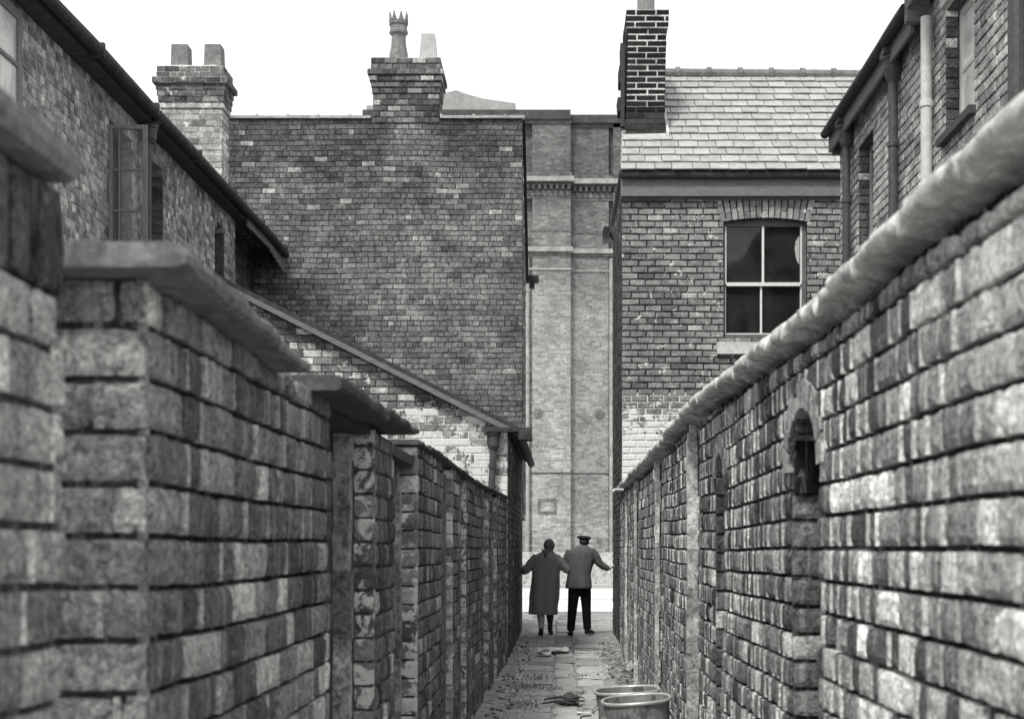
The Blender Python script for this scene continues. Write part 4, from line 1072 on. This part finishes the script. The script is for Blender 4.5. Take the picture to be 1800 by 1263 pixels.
def head(mb,c,s=1.0,tilt=0):
    Rm=Matrix.Rotation(tilt,3,'X')
    P=lambda v:tuple(Vector(c)+Rm@Vector(v)*s)
    mb.ellipsoid(P((0,-.005,.03)),(.075*s,.092*s,.095*s),18,12)
    mb.ellipsoid(P((0,.03,-.035)),(.056*s,.062*s,.078*s),16,10)
    mb.tube([P((0,.085,.02)),P((0,.108,-.015)),P((0,.09,-.022))],[.008*s,.014*s,.012*s],8)      # nose
    mb.ellipsoid(P((0,.085,-.055)),(.024*s,.012*s,.008*s),10,6)                                  # lips
    for sx in (-1,1):
        mb.ellipsoid(P((sx*.029,.079,.012)),(.014*s,.010*s,.009*s),8,6)                           # eyes
        mb.ellipsoid(P((sx*.076,-.008,-.005)),(.010*s,.020*s,.030*s),8,6)                         # ears
def shoe(mb,a,yaw=0,pitch=0,l=.27,w=.042,heel=.03):
    Rm=Matrix.Rotation(yaw,3,'Z')@Matrix.Rotation(pitch,3,'X')
    P=lambda v:tuple(Vector(a)+Rm@Vector(v))
    mb.tube([P((0,-.075,.035)),P((0,-.04,.042)),P((0,.02,.045)),P((0,.09,.036)),P((0,.15,.028)),P((0,.19,.022))],[(w*.6,.03),(w*.9,.042),(w*.9,.045),(w*1.05,.034),(w*.95,.026),(w*.5,.018)],14,ref=Vector((0,0,1)))
    mb.tube([P((0,-.04,.03)),P((0,-.03,.09)),P((0,-.025,.12))],[(w*.95,.045),(w*.9,.045),(w*.85,.042)],12)
    mb.tube([P((0,-.045,-.002)),P((0,-.045,.03))],[.033,.034],10)
PY=22.5
def px_w(p): return (p-VX)/F*PY
# ---- woman
wo=thing('person','woman walking away in a long dark coat and headscarf, one elbow near the left wall','person',(px_w(957),PY,.035))
wo.rotation_euler=(0,.025,0)
O=Vector(wo.location)
def W_(v): return tuple(O+Vector(v))
def shift(mb,o):
    mb.v=[(x+o[0],y+o[1],z+o[2]) for x,y,z in mb.v]; return mb
b=MB(); head(b,(.04,.045,1.455),.98,.0)
b.tube([(.035,.03,1.40),(.025,.01,1.33)],[.052,.06],12)
rings(b,[(0,0,1.34,.06,.05),(0,0,1.28,.15,.08),(0,0,1.15,.15,.10),(0,0,1.0,.13,.09),(0,0,.85,.16,.10),(0,0,.76,.12,.09)])
b.tube([(-.17,0,1.27),(-.33,-.02,1.06),(-.375,.18,1.09)],[.04,.034,.024],12); hand(b,(-.378,.20,1.10),(-.05,1,.25),(1,0,0),(0,-.2,1),.2,.92)
b.tube([(.17,0,1.27),(.33,-.02,1.09),(.30,.2,1.14)],[.04,.034,.024],12); hand(b,(.30,.21,1.145),(.3,.8,.1),(0,-.2,1),(-1,.2,0),.6,.92)
b.tube([(-.07,0,.80),(-.075,.02,.46),(-.08,-.02,.38),(-.06,-.03,.28),(-.055,-.02,.13),(-.055,-.01,.05)],[.085,.058,.055,.056,.034,.036],14)
b.tube([(.07,0,.80),(.075,.10,.48),(.08,.08,.40),(.085,.06,.32),(.09,.10,.18),(.09,.13,.09)],[.085,.058,.055,.055,.034,.036],14)
o=shift(b,O).build('body',M_skin,wo); finish(o,.0075,3)
c=MB(); rings(c,[(.03,.0,1.40,.075,.07),(.02,-.005,1.375,.11,.085),(.01,-.01,1.33,.185,.105),(.005,-.01,1.27,.225,.125),(.005,0,1.15,.232,.145),(0,0,1.0,.225,.15),(-.005,0,.85,.232,.155),(-.015,0,.65,.235,.16),(-.025,0,.48,.222,.165),(-.03,0,.40,.225,.17),(-.03,0,.345,.222,.168)],fold=.075)
c.tube([(-.15,-.01,1.29),(-.25,-.03,1.18),(-.335,-.03,1.06),(-.36,.06,1.05),(-.375,.17,1.085)],[.08,.078,.07,.065,.055],14)
c.tube([(.15,-.01,1.29),(.26,-.03,1.19),(.355,-.03,1.09),(.36,.06,1.09),(.32,.18,1.12)],[.082,.082,.078,.07,.058],14)
o=shift(c,O).build('coat',M_coat,wo); finish(o,.014,5)
h=MB(); h.ellipsoid((.04,.03,1.485),(.092,.108,.112),20,14); h.ellipsoid((.04,.0,1.42),(.072,.075,.075),16,10)
h.tube([(.03,-.07,1.41),(-.01,-.085,1.385),(-.05,-.08,1.395),(-.085,-.06,1.42)],[.022,.026,.024,.008],10)
h.tube([(.01,-.085,1.39),(-.01,-.12,1.34),(-.025,-.125,1.28)],[.028,.035,.012],10)
o=shift(h,O).build('headscarf',M_scarf,wo); finish(o,.009,3)
st=MB(); st.tube([(-.08,-.02,.44),(-.08,-.02,.38),(-.06,-.03,.28),(-.055,-.02,.13),(-.055,-.01,.06)],[.062,.060,.062,.040,.042],14)
shift(st,O).build('stocking',M_stock,wo,smooth=True)
st=MB(); st.tube([(.08,.08,.42),(.085,.06,.32),(.09,.10,.18),(.09,.13,.10)],[.062,.062,.040,.042],14)
shift(st,O).build('stocking',M_stockd,wo,smooth=True)
s=MB(); shoe(s,(-.06,0,0),.1); o=shift(s,O).build('shoe',M_shoe,wo); finish(o,.008,2)
s=MB(); shoe(s,(.09,.14,.05),-.1,-.35); o=shift(s,O).build('shoe',M_shoe,wo); finish(o,.008,2)
# ---- man
ma=thing('person','man in a flat cap and grey jacket walking away, right hand on the wall','person',(px_w(1020),PY,.035))
O=Vector(ma.location)
b=MB(); head(b,(.065,.05,1.535),1.0,0)
b.tube([(.055,.03,1.49),(.04,.0,1.40)],[.056,.068],12)
rings(b,[(.02,0,1.42,.07,.05),(.02,0,1.36,.16,.09),(.01,0,1.2,.16,.10),(0,0,1.0,.13,.09),(-.01,0,.88,.14,.10),(-.01,0,.82,.1,.08)])
b.tube([(.20,0,1.36),(.31,.02,1.19),(.455,.05,1.105),(.485,.055,1.10)],[.045,.036,.026,.025],12)
hand(b,(.488,.056,1.10),(.62,.35,.45),(-.7,-.1,.7),(.0,-.95,.25),-.15,1.05)
b.tube([(-.18,0,1.36),(-.25,.0,1.12),(-.12,.2,1.10)],[.045,.036,.026],12); hand(b,(-.11,.21,1.10),(.6,.8,0),(0,0,1),(-.6,.6,0),.5,1.0)
b.tube([(-.09,0,.88),(-.12,.03,.48),(-.155,-.01,.07)],[.08,.05,.036],12); b.tube([(.08,0,.88),(.10,.09,.5),(.12,.10,.09)],[.08,.05,.036],12)
o=shift(b,O).build('body',M_skin,ma); finish(o,.0075,3)
c=MB(); rings(c,[(.04,.0,1.49,.075,.07),(.035,-.005,1.465,.11,.085),(.03,-.01,1.43,.185,.11),(.025,-.01,1.37,.225,.13),(.02,0,1.25,.225,.14),(-.005,0,1.1,.20,.135),(-.02,0,1.0,.192,.135),(-.025,0,.9,.205,.145),(-.03,0,.82,.215,.15),(-.03,0,.775,.215,.15)],fold=.06,ph=1)
c.tube([(.17,-.01,1.39),(.25,0,1.30),(.315,.015,1.19),(.39,.035,1.135),(.47,.052,1.10)],[.085,.078,.066,.058,.05],14)
c.tube([(-.15,-.01,1.39),(-.21,-.01,1.27),(-.25,-.0,1.13),(-.20,.1,1.11),(-.13,.19,1.10)],[.085,.078,.068,.06,.052],14)
o=shift(c,O).build('jacket',M_jack,ma); finish(o,.013,5)
t=MB(); rings(t,[(-.02,0,.98,.16,.11),(-.02,0,.88,.17,.12),(-.01,0,.80,.17,.12)])
t.tube([(-.09,0,.90),(-.105,.01,.72),(-.125,.03,.48),(-.145,.01,.25),(-.158,-.01,.085)],[.10,.098,.082,.07,.066],16)
t.tube([(.075,0,.90),(.085,.03,.72),(.10,.09,.48),(.11,.10,.25),(.12,.10,.10)],[.10,.096,.08,.07,.066],16)
o=shift(t,O).build('trousers',M_trou,ma); finish(o,.012,3)
s=MB(); shoe(s,(-.16,0,0),.12,0,w=.046); o=shift(s,O).build('shoe',M_shoe,ma); finish(o,.008,2)
s=MB(); shoe(s,(.13,.12,0.02),-.55,-.06,w=.046); o=shift(s,O).build('shoe',M_shoe,ma); finish(o,.008,2)
h=MB(); h.ellipsoid((.065,.035,1.55),(.082,.10,.085),18,12); o=shift(h,O).build('hair',M_hair,ma); finish(o,.01,1)
h=MB(); rot=Matrix.Rotation(math.radians(5),3,'Y')
h.ellipsoid((.062,.045,1.612),(.122,.135,.036),22,10,rot=rot); h.ellipsoid((.068,.035,1.595),(.094,.108,.035),22,10,rot=rot); h.ellipsoid((.07,.15,1.59),(.075,.06,.014),16,8)
o=shift(h,O).build('flat_cap',M_cap,ma); finish(o,.009,2)

# ------------------------------------------------------------------ light, sky, camera
el,az=math.radians(52),math.radians(205)
w=bpy.data.worlds.new('World'); S.world=w; w.use_nodes=True; nt=w.node_tree; nt.nodes.clear(); N=NB(nt)
sky=N.n('ShaderNodeTexSky'); sky.sky_type='NISHITA'; sky.sun_disc=False; sky.sun_elevation=el; sky.sun_rotation=az; sky.dust_density=5; sky.air_density=1
bw=N.n('ShaderNodeRGBToBW'); N.put(bw.inputs[0],sky.outputs[0])
v=N.mix(.86,bw.outputs[0],8.6)      # overcast: the cloud sheet evens the sky out
bg=N.n('ShaderNodeBackground'); N.put(bg.inputs[0],N.grey(v,(1,1,.995))); bg.inputs[1].default_value=.082
out=N.n('ShaderNodeOutputWorld'); nt.links.new(bg.outputs[0],out.inputs[0])
ld=bpy.data.lights.new('sun','SUN'); ld.energy=1.5; ld.angle=math.radians(10); ld.color=(1,.99,.97)
lo=bpy.data.objects.new('sun',ld); COL.objects.link(lo)
sd=Vector((math.sin(az)*math.cos(el),math.cos(az)*math.cos(el),math.sin(el)))
lo.rotation_euler=sd.to_track_quat('Z','Y').to_euler(); lo.location=(0,0,30)
cd=bpy.data.cameras.new('camera'); cam=bpy.data.objects.new('camera',cd); COL.objects.link(cam)
cam.location=(0,0,EYE); cam.rotation_euler=(math.radians(90),0,0)
cd.sensor_width=36; cd.lens=48; cd.shift_x=(900-VX)/1800; cd.shift_y=(VY-631.5)/1800
cd.clip_start=.05; cd.clip_end=2000
cd.dof.use_dof=True; cd.dof.focus_distance=19.5; cd.dof.aperture_fstop=5.2
S.camera=cam
S.view_settings.view_transform='Standard'; S.view_settings.look='None'; S.view_settings.exposure=.9; S.view_settings.gamma=1
